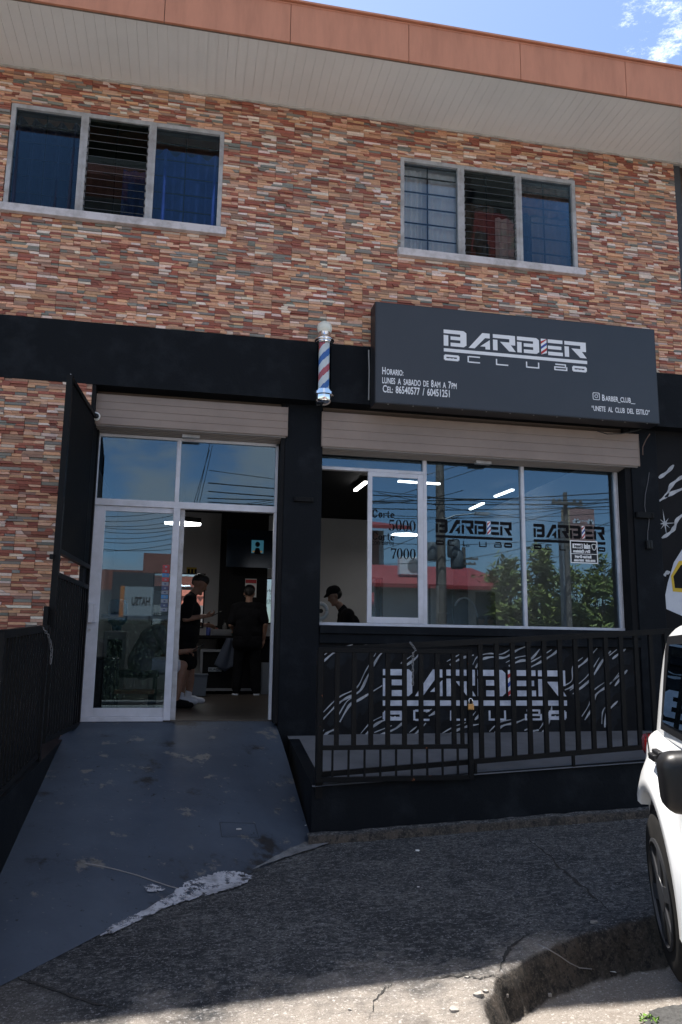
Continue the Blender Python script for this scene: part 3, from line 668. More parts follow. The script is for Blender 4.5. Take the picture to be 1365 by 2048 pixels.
win = thing('shop_window', 'three bay aluminium shop window above the mural wall, leftmost section slid open', 'window', (3.2, GLASS, .885))
wx0, wx1, wz0, wz1 = 1.412, 4.98, .888, 2.83
ma = at(849, 1080, GLASS).x; mb_ = at(1046, 1080, GLASS).x; hz = 2.60
f = MB(); y0, y1 = GLASS-.035, GLASS+.035
f.box(wx0, wx1, y0-.01, y1, wz0, wz0+.032)
f.box(wx0, ma-.022, y0, y1, hz-.018, hz+.018)
f.box(ma-.022, ma+.022, y0-.002, y1, wz0+.032, wz1); f.box(mb_-.02, mb_+.02, y0-.002, y1, wz0+.032, wz1)
f.box(wx1-.045, wx1, y0, y1, wz0+.032, wz1)
f.build('frame', alu, win, bevel=.004)
f = MB(); f.box(wx1-.020, wx1-.012, y0-.003, y0, wz0+.03, wz1); f.build('frame_groove', alu_old, win)
g = MB(); g.box(ma+.022, mb_-.02, GLASS-.003, GLASS+.003, wz0+.032, wz1); g.build('pane', shop_glass, win)
g = MB(); g.box(mb_+.02, wx1-.045, GLASS-.003, GLASS+.003, wz0+.032, wz1); g.build('pane', shop_glass, win)
g = MB(); g.box(wx0, ma-.022, GLASS-.003, GLASS+.003, hz+.018, wz1); g.build('pane', shop_glass, win)
sx0, sx1 = at(735, 1090, GLASS-.03).x, ma-.024; ys0, ys1 = GLASS-.045, GLASS-.012
f = MB(); f.box(sx0, sx0+.05, ys0, ys1, wz0+.034, hz-.02); f.box(sx1-.06, sx1, ys0, ys1, wz0+.034, hz-.02); f.box(sx0+.05, sx1-.06, ys0+.002, ys1, wz0+.034, wz0+.10); f.box(sx0+.05, sx1-.06, ys0+.002, ys1, hz-.07, hz-.02)
sash = f.build('sliding_sash', alu, win, bevel=.003)
g = MB(); g.box(sx0+.05, sx1-.06, ys1-.016, ys1-.010, wz0+.10, hz-.07); g.build('sash_pane', shop_glass, sash)
# lettering on the glass
yg = GLASS-.0036
for px, py, pw in ((872, 1064, 1024), (1068, 1073, 1210)):
    O = at(px, py+1, yg); e = at(pw, py, yg); l = MB(); H_ = at(px, 1040, yg).z-at(px, 1066, yg).z
    logo(l, (O.x, yg, O.z), X, Z, e.x-O.x, .155, .0012, ink=0, pole=(1, 2, 3))
    l.build('logo_decal', [blackink, whiteink, redink, blueink], win)
def ring(mb, cx, cy, a, bb, ia, ib, t0=0, t1=360, n=26):
    vs = []; m = n
    for i in range(m+1):
        t = R(t0+(t1-t0)*i/m); vs += [(cx+a*math.cos(t), cy+bb*math.sin(t)), (cx+ia*math.cos(t), cy+ib*math.sin(t))]
    return vs, [(2*i, 2*i+2, 2*i+3, 2*i+1) for i in range(m)]
class Pen:                                              # a high contrast serif hand for the price list
    def __init__(s, O, k, lean=0.0): s.O = Vector(O); s.k = k; s.x = 0; s.mb = MB(); s.d = 0
    def put(s, vs, fs):
        s.d += .00005; s.mb.add([s.O+X*(s.x+v[0])*s.k+Z*v[1]*s.k-Y*s.d for v in vs], fs)
    def poly(s, p): s.put(p, [tuple(range(len(p)))])
    def ring(s, *a, **k): s.put(*ring(None, *a, **k))
    def ch(s, c):
        if c == '0': s.ring(.3, .5, .29, .51, .13, .48); s.x += .64
        elif c == '5':
            s.poly([(.08, .98), (.52, .98), (.48, .84), (.08, .84)]); s.poly([(.08, .84), (.12, .84), (.1, .5), (.06, .5)]); s.ring(.27, .31, .28, .31, .12, .27, t0=-150, t1=140); s.ring(.08, .14, .08, .08, 0, 0); s.x += .62
        elif c == '7':
            s.poly([(.02, .98), (.56, .98), (.56, .86), (.06, .84)]); s.poly([(.02, .98), (.06, .98), (.06, .66), (.02, .66)]); s.poly([(.56, .9), (.44, .86), (.14, 0), (.34, 0), (.36, .3)]); s.x += .58
        elif c == 'C': s.ring(.42, .5, .44, .54, .16, .40, t0=38, t1=325, n=30); s.ring(.72, .74, .08, .1, 0, 0); s.poly([(-.1, .78), (.1, .9), (.2, .98), (.02, .93)]); s.x += .88
        elif c == 'o': s.ring(.27, .31, .28, .34, .06, .21); s.x += .60
        elif c == 'r': s.poly([(.06, 0), (.2, 0), (.2, .62), (.06, .62)]); s.poly([(0, .56), (.06, .56), (.06, .62), (0, .62)]); s.poly([(0, 0), (.26, 0), (.26, .04), (0, .04)][:4]); s.ring(.35, .42, .17, .2, .13, .14, t0=30, t1=150); s.ring(.43, .52, .07, .08, 0, 0); s.x += .54
        elif c == 't': s.poly([(.1, .1), (.25, .06), (.25, .9), (.1, .82)]); s.poly([(0, .56), (.1, .56), (.1, .64), (0, .62)]); s.poly([(.25, .56), (.42, .56), (.42, .63), (.25, .63)]); s.ring(.27, .13, .17, .15, .05, .1, t0=180, t1=330); s.x += .46
        elif c == 'e': s.ring(.27, .31, .28, .34, .06, .21, t0=5, t1=320); s.poly([(.1, .29), (.53, .29), (.53, .345), (.1, .345)]); s.x += .58
        else: s.x += .3
dec = None
def price(txt, px0, py, px1, ysurf):
    a = at(px0, py, ysurf); c = at(px1, py, ysurf); p = Pen((a.x, ysurf, a.z), 1)
    p0 = Pen((0, 0, 0), 1); [p0.ch(q) for q in txt]
    p.k = (c.x-a.x)/p0.x; [p.ch(q) for q in txt]; return p.mb.build('price_decal', blackink, sash)
ysf = ys1-.0175
price('Corte', 744, 1034, 790, ysf); price('5000', 778, 1061, 833, ysf); price('Corte', 744, 1079, 790, ysf); price('7000', 782, 1117, 833, ysf)
a = at(744, 1089, ysf); c = at(789, 1089, ysf); l = MB(); put_text(l, 'con Barba', a, X, Z, .085, .0, width=c.x-a.x); l.build('price_decal', blackink, sash)

# ---- roller shutters -----------------------------------------------------------------------------
def shutter(label, x0, x1, z0, z1, loc):
    t = thing('roller_shutter', label, 'shutter', loc, 'rolled up shutters above the shopfront'); y0, y1 = .10, .325
    b = MB(); n = 4; h = (z1-z0)/n
    for i in range(n): b.box(x0, x1, y0, y0+.012, z0+h*i+.0035, z0+h*(i+1)-.001)
    b.box(x0+.003, x1-.003, y0+.006, y1, z0+.02, z1)
    b.build('shutter_box', shutm, t)
    for xe in (x0-.006, x1): b = MB(); b.box(xe, xe+.006, y0-.004, y1, z0, z1); b.build('end_cap', shutm, t)
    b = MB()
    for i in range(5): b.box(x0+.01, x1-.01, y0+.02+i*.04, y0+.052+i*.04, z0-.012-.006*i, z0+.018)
    b.build('curtain_edge', mat('grey shutter slat', (.24, .21, .195), .5), t)  # rolled slats in a greyer tone than the box enamel
    b = MB(); b.box((x0+x1)/2-.09, (x0+x1)/2+.09, y0+.1, y0+.17, z0-.055, z0-.02); b.build('bottom_latch', alu_old, t)
    return t
shutter('shorter cream roller shutter box above the entrance door', -.985, 1.015, 2.865, 3.185, (0, .2, 2.86))
shutter('longer cream roller shutter box above the shop window, below the signboard', 1.395, 5.14, 2.78, 3.165, (3.2, .2, 2.78))

# ---- security camera
p = at(192, 833, .06); t = thing('security_camera', 'small white dome camera fixed at the left end of the entrance shutter', 'camera', (p.x, .09, p.z))
b = MB(); b.ball((p.x, .055, p.z), (.045, .045, .045)); b.lathe([(.04, 0), (.045, -.03)], (p.x, .10, p.z+.005), 18, 'y'); b.build('housing', white_pl, t, smooth=True)
b = MB(); b.lathe([(.028, 0), (.026, -.008), (0, -.009)], (p.x+.008, .018, p.z-.006), 18, 'y'); b.build('lens', blk_pl, t, smooth=True)

# ---- signboard
sg = thing('signboard', 'long dark lightbox sign with white lettering above the shop window', 'sign', (3.55, -.1, 3.2))
SX0, SX1, SZ0, SZ1, SY = 1.892, 5.215, 3.20, 4.335, -.23
b = MB(); b.box(SX0, SX1, SY+.004, -.02, SZ0, SZ1); b.build('cabinet', signside, sg, bevel=.004)
b = MB(); b.box(SX0+.012, SX1-.012, SY, SY+.003, SZ0+.012, SZ1-.012); b.build('face_panel', signface, sg)
def sp(px, py): 
    q = at(px, py, SY-.001); return Vector((q.x, SY-.001, q.z))
O = sp(888, 691); E_ = sp(1173, 717)
l = MB(); logo(l, (O.x, SY-.0005, (O.z+E_.z)/2), X, Z, E_.x-O.x, .185, .002, ink=0, pole=(1, 2, 3)); l.build('logo', [whiteink, whiteink, redink, blueink], sg)
yt = SY-.0012
def sign_text(s, px0, py, px1, size, bold=.012):
    a, c = sp(px0, py), sp(px1, py); l = MB(); put_text(l, s, (a.x, yt, a.z), X, Z, size, bold*size, width=c.x-a.x); l.build('lettering', whiteink, sg)
def caps_text(words, px0, py, px1, big, small):        # small capitals: each chunk (text, is_big)
    a, c = sp(px0, py), sp(px1, py); chunks = []; x = 0
    for s, bg_ in words:
        vs, fs = text2d(s, big if bg_ else small, .02*(big if bg_ else small)); xa = min(v[0] for v in vs); xb = max(v[0] for v in vs)
        chunks.append(([(v[0]-xa+x, v[1]) for v in vs], fs)); x += xb-xa+(.018 if not s.endswith(' ') else .05)
    k = (c.x-a.x)/x; l = MB()
    for vs, fs in chunks: l.add([Vector((a.x+v[0]*k, yt, a.z+v[1])) for v in vs], fs)
    l.build('lettering', whiteink, sg)
caps_text([('H', 1), ('ORARIO:', 0)], 765, 748, 809, .112, .088)
caps_text([('LUNES A SABADO DE', 0), (' ', 0), ('8', 1), ('AM A', 0), (' ', 0), ('7', 1), ('PM', 0)][:0] or [('LUNES', 0), ('A', 0), ('SABADO', 0), ('DE', 0), ('8', 1), ('AM', 0), ('A', 0), ('7', 1), ('PM', 0)], 765, 761.5, 915, .112, .09) if False else None
def spaced(px0, py, px1, words, big, small):
    """words separated by a blank; each word a list of (text, is_big)"""
    a, c = sp(px0, py), sp(px1, py); x = 0; out_ = []
    for w_ in words:
        for s, bg_ in w_:
            vs, fs = text2d(s, big if bg_ else small, .018*(big if bg_ else small)); xa = min(v[0] for v in vs); xb = max(v[0] for v in vs)
            out_.append(([(v[0]-xa+x, v[1]) for v in vs], fs)); x += xb-xa+.010
        x += .042
    x -= .05; k = (c.x-a.x)/x; l = MB()
    for vs, fs in out_: l.add([Vector((a.x+v[0]*k, yt, a.z+v[1])) for v in vs], fs)
    l.build('lettering', whiteink, sg)
spaced(765, 766, 914, [[('LUNES', 0)], [('A', 0)], [('SABADO', 0)], [('DE', 0)], [('8', 1), ('AM', 0)], [('A', 0)], [('7', 1), ('PM', 0)]], .112, .092)
spaced(766, 784, 900, [[('C', 1), ('EL:', 0)], [('86540577', 1)], [('/', 1)], [('60451251', 1)]], .112, .092)
spaced(1205, 801, 1271, [[('B', 1), ('ARBER_CLUB__', 0)]], .10, .082)
spaced(1184, 821, 1300, [[('\u201cUNETE', 0)], [('AL', 0)], [('CLUB', 0)], [('DEL', 0)], [('ESTILO\u201c', 0)]], .1, .082)
l = MB(); a = sp(1193, 792.5); r_ = .043; wd = .0075
def rrect(hw, rad, n=5):
    o = []
    for cx, cy, s in ((1, 1, 0), (-1, 1, 90), (-1, -1, 180), (1, -1, 270)):
        for i in range(n+1): t = R(s+90*i/n); o.append((cx*(hw-rad)+rad*math.cos(t), cy*(hw-rad)+rad*math.sin(t)))
    return o
o1, o2 = rrect(r_, .015), rrect(r_-wd, .010); n = len(o1)
l.add([Vector((a.x+q[0], yt, a.z+q[1])) for q in o1+o2], [(i, (i+1) % n, (i+1) % n+n, i+n) for i in range(n)])
vs, fs = ring(None, 0, 0, .021, .021, .0145, .0145); l.add([Vector((a.x+q[0], yt, a.z+q[1])) for q in vs], fs)
l.add([Vector((a.x+.023+.005*math.cos(i*1.05), yt, a.z+.023+.005*math.sin(i*1.05))) for i in range(6)], [tuple(range(6))]); l.build('camera_emblem', whiteink, sg)
b = MB()
for i in range(12): b.lathe([(.008, -.004), (.008, 0)], (SX0+.15+i*(SX1-SX0-.3)/11, SY+.02, SZ0), 8, 'z')
b.build('screw_heads', alu_old, sg)

# ---- barber pole
a = at(647, 800, -.17); top = at(650, 655, -.17); bx = (a.x+top.x)/2; by = -.17
zb, zt_ = at(647, 815, -.17).z, at(650, 645, -.17).z; Hh = zt_-zb
bp = thing('barber_pole', 'chrome barber pole with red white and blue spiral and white globe beside the signboard', 'barber pole', (bx, by, zb))
def zz(px): return at(648, px, by).z
b = MB(); b.ball((bx, by, zz(657)), (.064, .064, .080), 24, 16); b.build('globe', mat('milky globe', (.72, .72, .65), .35, coat=.2), bp, smooth=True)
b = MB(); b.lathe([(.052, zz(668)-zz(684)+.0), (.062, .045), (.070, .03), (.084, .012), (.084, -.002), (.070, -.006), (.072, -.014), (.072, -.022), (.064, -.026), (.066, -.034), (.062, -.04)], (bx, by, zz(682)), 32); b.build('top_cap', chrome, bp, smooth='auto')
z1_, z0_ = zz(687), zz(781)
b = MB(); nseg = 60; nr = 48; hts = z1_-z0_; b.cur = 0
for j in range(nseg):
    for k in range(nr):
        a0, a1 = 2*math.pi*k/nr, 2*math.pi*(k+1)/nr; h0, h1 = j/nseg, (j+1)/nseg
        ph = (h0*1.5 - k/nr + .055) % 1.0
        b.cur = 0 if ph < .27 else 1 if ph < .5 else 0 if ph < .77 else 2
        rr_ = .046; b.add([(bx+rr_*math.cos(q), by+rr_*math.sin(q), z0_+hts*h) for q, h in ((a0, h0), (a1, h0), (a1, h1), (a0, h1))], [(0, 1, 2, 3)])
b.build('striped_drum', [mat('pole white', (.86, .86, .82), .4), mat('pole blue', (.035, .14, .46), .4), mat('pole red', (.60, .07, .06), .4)], bp, smooth=True)
b = MB(); b.lathe([(.0605, z0_), (.0605, z1_)], (bx, by, 0), 36); o = b.build('clear_tube', clear_tube, bp, smooth='auto')
b = MB(); b.lathe([(.056, .045), (.064, .04), (.064, .03), (.072, .026), (.072, .012), (.086, .008), (.086, -.018), (.068, -.024), (.068, -.07), (.064, -.085), (.05, -.105), (.028, -.118), (0, -.122)], (bx, by, zz(788)), 32); b.build('bottom_cap', chrome, bp, smooth='auto')
b = MB(); b.bar((bx, by, zz(676)), (bx, -.005, zz(676)), .03, .02); b.bar((bx, by, zz(790)), (bx, -.005, zz(790)), .03, .02); b.box(bx-.04, bx+.04, -.02, -.004, zz(800), zz(668)); b.build('wall_bracket', chrome, bp)
bp.scale = (1.25, 1.25, 1)

# ---- mural on the wall under the window and on the right-hand wall
mur = tag(None or bpy.data.objects.new('mural', None), 'silver barber lettering and white marble veins painted on the black wall under the window', 'mural'); COL.objects.link(mur); mur.location = (3.2, .17, -.2); WL['mural'] = Vector((3.2, .17, -.2))
YM = .1685
def vein(b, pts, w, Yp, T=.0015, split=True, seed=0):
    r = random.Random(seed); P = [at(px, py, Yp) for px, py in pts]
    # smooth
    Q = []
    for i in range(len(P)-1):
        p0, p1, p2, p3 = P[max(i-1, 0)], P[i], P[i+1], P[min(i+2, len(P)-1)]
        for k in range(6):
            t = k/6; Q.append(.5*((2*p1)+(p2-p0)*t+(2*p0-5*p1+4*p2-p3)*t*t+(3*p1-p0-3*p2+p3)*t**3))
    Q.append(P[-1]); n = len(Q); lo, hi = [], []
    for i, q in enumerate(Q):
        d = Q[min(i+1, n-1)]-Q[max(i-1, 0)]; d = Vector((d.x, 0, d.z)).normalized(); nn = Vector((-d.z, 0, d.x)); s = i/(n-1)
        ww = w*(.35+.65*math.sin(math.pi*(.12+.8*s)))*(1+.3*math.sin(i*.9+seed))
        lo.append((q.x-nn.x*ww, Yp-T, q.z-nn.z*ww)); hi.append((q.x+nn.x*ww, Yp-T, q.z+nn.z*ww))
    b.add(lo+hi, [(i, i+1, n+i+1, n+i) for i in range(n-1)])
V1 = [[(690, 1302), (712, 1296), (735, 1290)], [(728, 1474), (748, 1452), (770, 1440), (798, 1436)], [(900, 1330), (925, 1316), (948, 1310)], [(890, 1474), (915, 1460), (938, 1452), (962, 1448)], [(985, 1470), (1005, 1452), (1030, 1446), (1050, 1438)], [(1170, 1440), (1185, 1415), (1192, 1390), (1215, 1372), (1240, 1350)], [(1225, 1318), (1240, 1306), (1252, 1298)], [(645, 1325), (672, 1303), (700, 1296)], [(645, 1440), (672, 1412), (690, 1398), (720, 1382), (737, 1350), (760, 1310), (778, 1300)], [(680, 1444), (700, 1410), (718, 1400), (765, 1371)], [(645, 1478), (655, 1466), (672, 1458)], [(808, 1334), (830, 1318), (846, 1300)], [(755, 1472), (790, 1458), (812, 1440)],
      [(952, 1336), (962, 1320), (985, 1314), (1010, 1315), (1035, 1300), (1060, 1290)], [(1018, 1332), (1040, 1322), (1062, 1318), (1080, 1298)], [(1060, 1335), (1085, 1322), (1110, 1306), (1122, 1292)], [(1130, 1380), (1150, 1368), (1152, 1340), (1172, 1322), (1195, 1296)], [(1146, 1388), (1180, 1360), (1205, 1322), (1222, 1302)], [(1230, 1372), (1245, 1352), (1255, 1340)], [(1210, 1455), (1212, 1430), (1222, 1416), (1236, 1402)], [(1085, 1465), (1095, 1450), (1102, 1430), (1104, 1412)], [(825, 1472), (840, 1460), (852, 1446)], [(858, 1432), (870, 1425), (880, 1412)], [(1055, 1468), (1068, 1462), (1078, 1460)], [(950, 1440), (958, 1430), (965, 1412)]]
b = MB(); g2 = MB()
for i, v in enumerate(V1):
    b = MB(); vein(b, v, .0115, YM, .0012, seed=i); vb = b.build('white_vein', muralwhite, mur)
    b = MB(); vein(b, [(x-6, y-7) for x, y in v[:max(2, len(v)-1)]], .006, YM, .0012, seed=i+40); b.build('vein_edge', muralwhite, vb)
    b = MB(); vein(b, [(x+12, y+10) for x, y in v], .065, YM, .0003+.00002*i, seed=i+9); b.build('airbrush_shade', muralgrey, mur)
O = at(766, 1392, YM); E_ = at(1132, 1392, YM); l = MB(); logo(l, (O.x, YM-.0015, O.z), X, Z, E_.x-O.x, .275, .002, ink=0, pole=(1, 2, 3)); l.build('painted_logo', [silver, whiteink, redink, blueink], mur)
mu2 = bpy.data.objects.new('mural', None); COL.objects.link(mu2); mu2.location = (6, .03, 1); WL[mu2.name] = Vector((6, .03, 1)); tag(mu2, 'white veins, star burst and yellow rimmed visor painted right of the black column', 'mural')
YN = .158
for i, v in enumerate([[(1319, 1002), (1334, 990), (1342, 972), (1358, 958), (1375, 948)], [(1330, 994), (1350, 984), (1385, 970)], [(1324, 1076), (1340, 1066), (1350, 1054), (1356, 1038), (1385, 1015)], [(1318, 956), (1335, 944), (1348, 930)], [(1329, 1152), (1333, 1146), (1341, 1144)]]): b = MB(); vein(b, v, .020, YN, .0012, seed=i+3); b.build('white_vein', muralwhite, mu2)
b = MB(); c0 = at(1330, 1047, YN)
for k in range(8):
    a_ = math.pi*k/4+.1; ln = .17 if k % 2 == 0 else .09; d = Vector((math.cos(a_), 0, math.sin(a_))); nn = Vector((-d.z, 0, d.x))*.009
    b.add([c0+nn-Y*.001*(1+k*.05), c0-nn-Y*.001*(1+k*.05), c0+d*ln-Y*.001*(1+k*.05)], [(0, 1, 2)])
b.add([c0+Vector((.028*math.cos(i*.6), -.0018, .028*math.sin(i*.6))) for i in range(10)], [tuple(range(10))])
b.build('star_burst', muralwhite, mu2)
hw = mat('airbrushed white', (.55, .57, .62), .6, var=(.40, .42, .5), vscale=1.5)
def flat(pts, m, name, T):
    P = [at(px, py, YN) for px, py in pts]; b = MB(); b.add([Vector((q.x, YN-T, q.z)) for q in P], [tuple(range(len(P)))]); return b.build(name, m, mu2)
flat([(1333, 1218), (1331, 1190), (1336, 1165), (1348, 1125), (1365, 1098), (1395, 1085), (1440, 1100), (1450, 1180), (1440, 1240), (1365, 1232)], hw, 'helmet_shape', .0012)
flat([(1342, 1152), (1358, 1122), (1420, 1120), (1440, 1150), (1425, 1190), (1346, 1183)], mat('yellow mural paint', (.55, .36, .02), .6), 'visor_ring', .0022)
flat([(1347, 1153), (1362, 1130), (1415, 1128), (1430, 1150), (1418, 1180), (1350, 1176)], black_in, 'visor', .0032)

# ---- small fittings on the columns
def sbx(name, label, cat, px0, px1, py0, py1, y1, dep, m):
    a, c = at(px0, py1, y1), at(px1, py0, y1); b = MB(); b.box(a.x, c.x, y1-dep, y1, a.z, c.z); b.box(a.x+.012, a.x+.03, y1-dep-.006, y1-dep, a.z+.006, c.z-.006); b.box(c.x-.03, c.x-.012, y1-dep-.006, y1-dep, a.z+.006, c.z-.006)
    return tag(b.build(name, m, bevel=.004), label, cat)
sbx('bracket_plate', 'small black bracket plate on the black column between door and window', 'bracket', 588, 627, 996, 1003, .139, .03, blackmetal)
sbx('bracket_plate', 'small black bracket plate with hanging wire on the right hand black column', 'bracket', 1270, 1305, 1026, 1036, .139, .04, blackmetal)
t = sbx('switch_box', 'small dark switch box hanging on a wire from the bracket of the right hand column', 'switch box', 1291, 1302, 1082, 1098, .139, .04, blk_pl)
b = MB(); pts = [at(x, y, .128) for x, y in ((1299, 945), (1296, 965), (1291, 990), (1290, 1012), (1292, 1026))]; b.tube(pts, .004, 6); pts = [at(x, y, .128) for x, y in ((1299, 1036), (1298, 1050), (1296, 1064), (1296, 1082))]; b.tube(pts, .004, 6)
tag(b.build('loose_wire', mat('grey wire', (.10, .10, .11), .5)), 'thin grey wire running down the right hand column to the switch box', 'wire')
b = MB(); b.tube([at(x, y, -.02) for x, y in ((1195, 862), (1215, 868), (1245, 867), (1275, 861), (1300, 850))], .006, 6); tag(b.build('loose_cable', cablem), 'black cable drooping between the signboard and the right shutter', 'cable')
b = MB(); b.tube([at(x, y, -.02) for x, y in ((1300, 868), (1292, 880), (1286, 894), (1286, 910))], .006, 6); tag(b.build('loose_cable', mat('brown cable', (.12, .07, .05), .6)), 'short brown cable end hanging right of the long shutter box', 'cable')
b = MB(); b.tube([at(x, y, -.015) for x, y in ((738, 700), (739, 740), (738, 800))], .008, 6); tag(b.build('sign_cable', mat('pale cable', (.3, .3, .3), .5)), 'pale cable running down the left side of the signboard', 'cable')

# ---- front railing
YF = -1.40
def rl_top(x): return .631+.0664*(x-1.21)
def rl_bot(x): return -.283+.0638*(x-2.487)
fr = thing('railing', 'long black steel bar railing along the walkway, its rails rising to the right', 'railing', (3.2, YF, -.45))
b = MB(); b.bar((1.16, YF, rl_top(1.16)), (6.2, YF, rl_top(6.2)), .045, .05); b.build('top_rail', blackmetal, fr)
b = MB(); b.bar((1.16, YF, rl_bot(1.16)), (6.2, YF, rl_bot(6.2)), .04, .04); b.build('bottom_rail', blackmetal, fr)
x = 2.56; bar0 = None
while x < 6.2:
    b = MB(); b.box(x-.019, x+.019, YF-.014, YF+.014, rl_bot(x)+.015, rl_top(x)-.02); b.build('bar', blackmetal, fr); x += .149
for x in (1.155, 4.36, 6.2):
    b = MB(); b.box(x-.028, x+.028, YF-.025, YF+.026, slab_z(x, YF)-.1, rl_top(x)+.0); b.build('post', blackmetal, fr)
for x in (2.5, 3.4): 
    b = MB(); b.box(x-.012, x+.012, YF-.012, YF+.012, slab_z(x, YF)-.02, rl_bot(x)); b.build('foot', blackmetal, fr)
YG = -1.475
gt = thing('gate', 'black steel gate with lower half of thin bars, hung in front of the railing', 'gate', (1.8, YG, -.42))
ga, gb = at(632, 1568, YG), at(943, 1299, YG); gx0, gx1, gz0, gz1 = ga.x, gb.x, ga.z+.01, gb.z; gm = at(790, 1494, YG).z
b = MB(); b.box(gx0, gx0+.04, YG-.02, YG+.02, gz0, gz1); b.box(gx1-.04, gx1, YG-.02, YG+.02, gz0, gz1); b.box(gx0+.04, gx1-.04, YG-.018, YG+.018, gz1-.04, gz1); b.box(gx0+.04, gx1-.04, YG-.018, YG+.018, gz0, gz0+.04); b.box(gx0+.04, gx1-.04, YG-.017, YG+.017, gm-.018, gm+.018); b.build('frame', rustmetal, gt, bevel=.003)
n = 9; 
for i in range(1, n): 
    x = gx0+.02+(gx1-gx0-.04)*i/n; b = MB(); b.box(x-.019, x+.019, YG-.012, YG+.012, gm+.018, gz1-.04); b.build('bar', blackmetal, gt)
for i in range(1, 10):
    x = gx0+.0+(gx1-gx0)*(i)/10.0; b = MB(); b.box(x-.008, x+.008, YG-.008, YG+.008, gz0+.04, gm-.018); b.build('thin_bar', rustmetal, gt)
b = MB(); b.box(gx1-.105, gx1-.075, YG-.012, YG+.012, gm+.018, gz1-.04); b.build('latch_bar', blackmetal, gt)
p = at(942, 1413, YG-.045)
t = thing('padlock', 'brass padlock hanging on the right edge of the black gate', 'padlock', (p.x, p.y, p.z-.03))
b = MB(); b.box(p.x-.026, p.x+.026, p.y-.012, p.y+.012, p.z-.03, p.z+.022); b.build('lock_body', brass, t, bevel=.006)
b = MB(); b.tube([(p.x-.016, p.y, p.z+.02), (p.x-.016, p.y, p.z+.05)]+[(p.x+.016*math.cos(a), p.y, p.z+.05+.016*math.sin(a)) for a in [math.pi*(1-k/6) for k in range(7)]]+[(p.x+.016, p.y, p.z+.02)], .0045, 8); b.build('shackle', chrome, t, smooth=True)
def chain(name, label, pts, n, r=.011, m=None):
    b = MB(); P = [Vector(p) for p in pts]; ln = [0]
    for a, c in zip(P, P[1:]): ln.append(ln[-1]+(c-a).length)
    for i in range(n):
        s = ln[-1]*(i+.5)/n; k = max(j for j in range(len(ln)-1) if ln[j] <= s); t = (s-ln[k])/(ln[k+1]-ln[k]); c = P[k].lerp(P[k+1], t); d = (P[k+1]-P[k]).normalized()
        u = d.orthogonal().normalized(); u = Matrix.Rotation(math.pi/2*(i % 2), 3, d) @ u; L_ = ln[-1]/n*.75
        b.tube([c+d*(L_*math.cos(a))+u*(r*math.sin(a)) for a in [2*math.pi*q/8 for q in range(9)]], r*.32, 5, cap=False)
    return tag(b.build(name, m or mat('dull chain steel', (.20, .20, .21), .5, .3), smooth=True), label, 'chain')
chain('chain', 'short pale chain looped over the top rail of the black gate', [at(x, y, YG-.02) for x, y in ((821, 1285), (826, 1292), (831, 1299), (827, 1304), (826, 1325), (826, 1370))], 14, .009)

# ---- left: bar fence along the ramp, tall security gate
lf = thing('bar_fence', 'black steel bar fence standing on the low wall along the left edge of the ramp', 'fence', (-1.06, -2.1, -.28))
FX = -1.05; ya, yb = -2.93, -1.30
def ft(y): return .70+.045*(y+2.9)
def fb(y): return -.265+.042*(y+2.9)
b = MB(); b.bar((FX, ya, ft(ya)), (FX, yb, ft(yb)), .05, .05); b.build('top_rail', blackmetal, lf)
b = MB(); b.bar((FX, ya, fb(ya)), (FX, yb, fb(yb)), .04, .04); b.build('bottom_rail', blackmetal, lf)
n = 15
for i in range(1, n):
    y = ya+(yb-ya)*i/n; b = MB(); b.box(FX-.012, FX+.012, y-.019, y+.019, fb(y)+.015, ft(y)-.02); b.build('bar', blackmetal, lf)
for y in (ya, yb):
    b = MB(); b.box(FX-.03, FX+.03, y-.03, y+.03, fb(y)-.25, ft(y)+.01); b.build('post', blackmetal, lf)
b = MB(); b.bar((FX-.03, ya, ft(ya)), (-3.2, ya, ft(ya)), .045, .05); b.build('top_rail', blackmetal, lf)
b = MB(); b.bar((FX-.03, ya, fb(ya)), (-3.2, ya, fb(ya)), .04, .04); b.build('bottom_rail', blackmetal, lf)
for i in range(1, 15):
    x = FX-.15*i; b = MB(); b.box(x-.019, x+.019, ya-.012, ya+.012, fb(ya)+.015, ft(ya)-.02); b.build('bar', blackmetal, lf)
tg = thing('security_gate', 'tall black corrugated steel security gate swung open at the left of the entrance', 'gate', (-.99, -.4, -.15))
P0, P1 = Vector((-.935, .28, 0)), Vector((-1.035, -1.13, 0)); dirv = (P1-P0).normalized(); nrm = Vector((-dirv.y, dirv.x, 0)); 
if nrm.x < 0: nrm = -nrm
GL = (P1-P0).length
def gp(s, z, o=0): return P0+dirv*s+Z*z+nrm*o
gz0, gz1 = -.13, 2.94; zs1, zs0 = 1.40, 1.24
b = MB(); 
b.bar(gp(GL, gz0), gp(GL, gz1), .05, .05, up=dirv); b.bar(gp(.02, gz0), gp(.02, gz1), .04, .04, up=dirv)
for z in (gz1-.02, zs1+.02, zs0-.02, gz0+.02): b.bar(gp(.04, z), gp(GL-.025, z), .04, .04)
b.build('frame', blackmetal, tg)
def ribbed(name, za, zb_):
    b = MB(); n = 34; w_ = (GL-.08)/n; pts = []
    for i in range(n+1): pts.append((.04+w_*i, .008 if i % 2 else -.008))
    vs = [gp(s, za, o) for s, o in pts]+[gp(s, zb_, o) for s, o in pts]; m_ = len(pts)
    b.add(vs, [(i, i+1, m_+i+1, m_+i) for i in range(m_-1)]); o = b.build(name, blackmetal, tg); md = o.modifiers.new('s', 'SOLIDIFY'); md.thickness = .003
ribbed('ribbed_panel', zs1+.04, gz1-.04)
for i in range(1, 13):
    s = .04+(GL-.065)*i/13; b = MB(); b.bar(gp(s, gz0+.04), gp(s, zs0-.04), .03, .02, up=dirv); b.build('bar', blackmetal, tg)
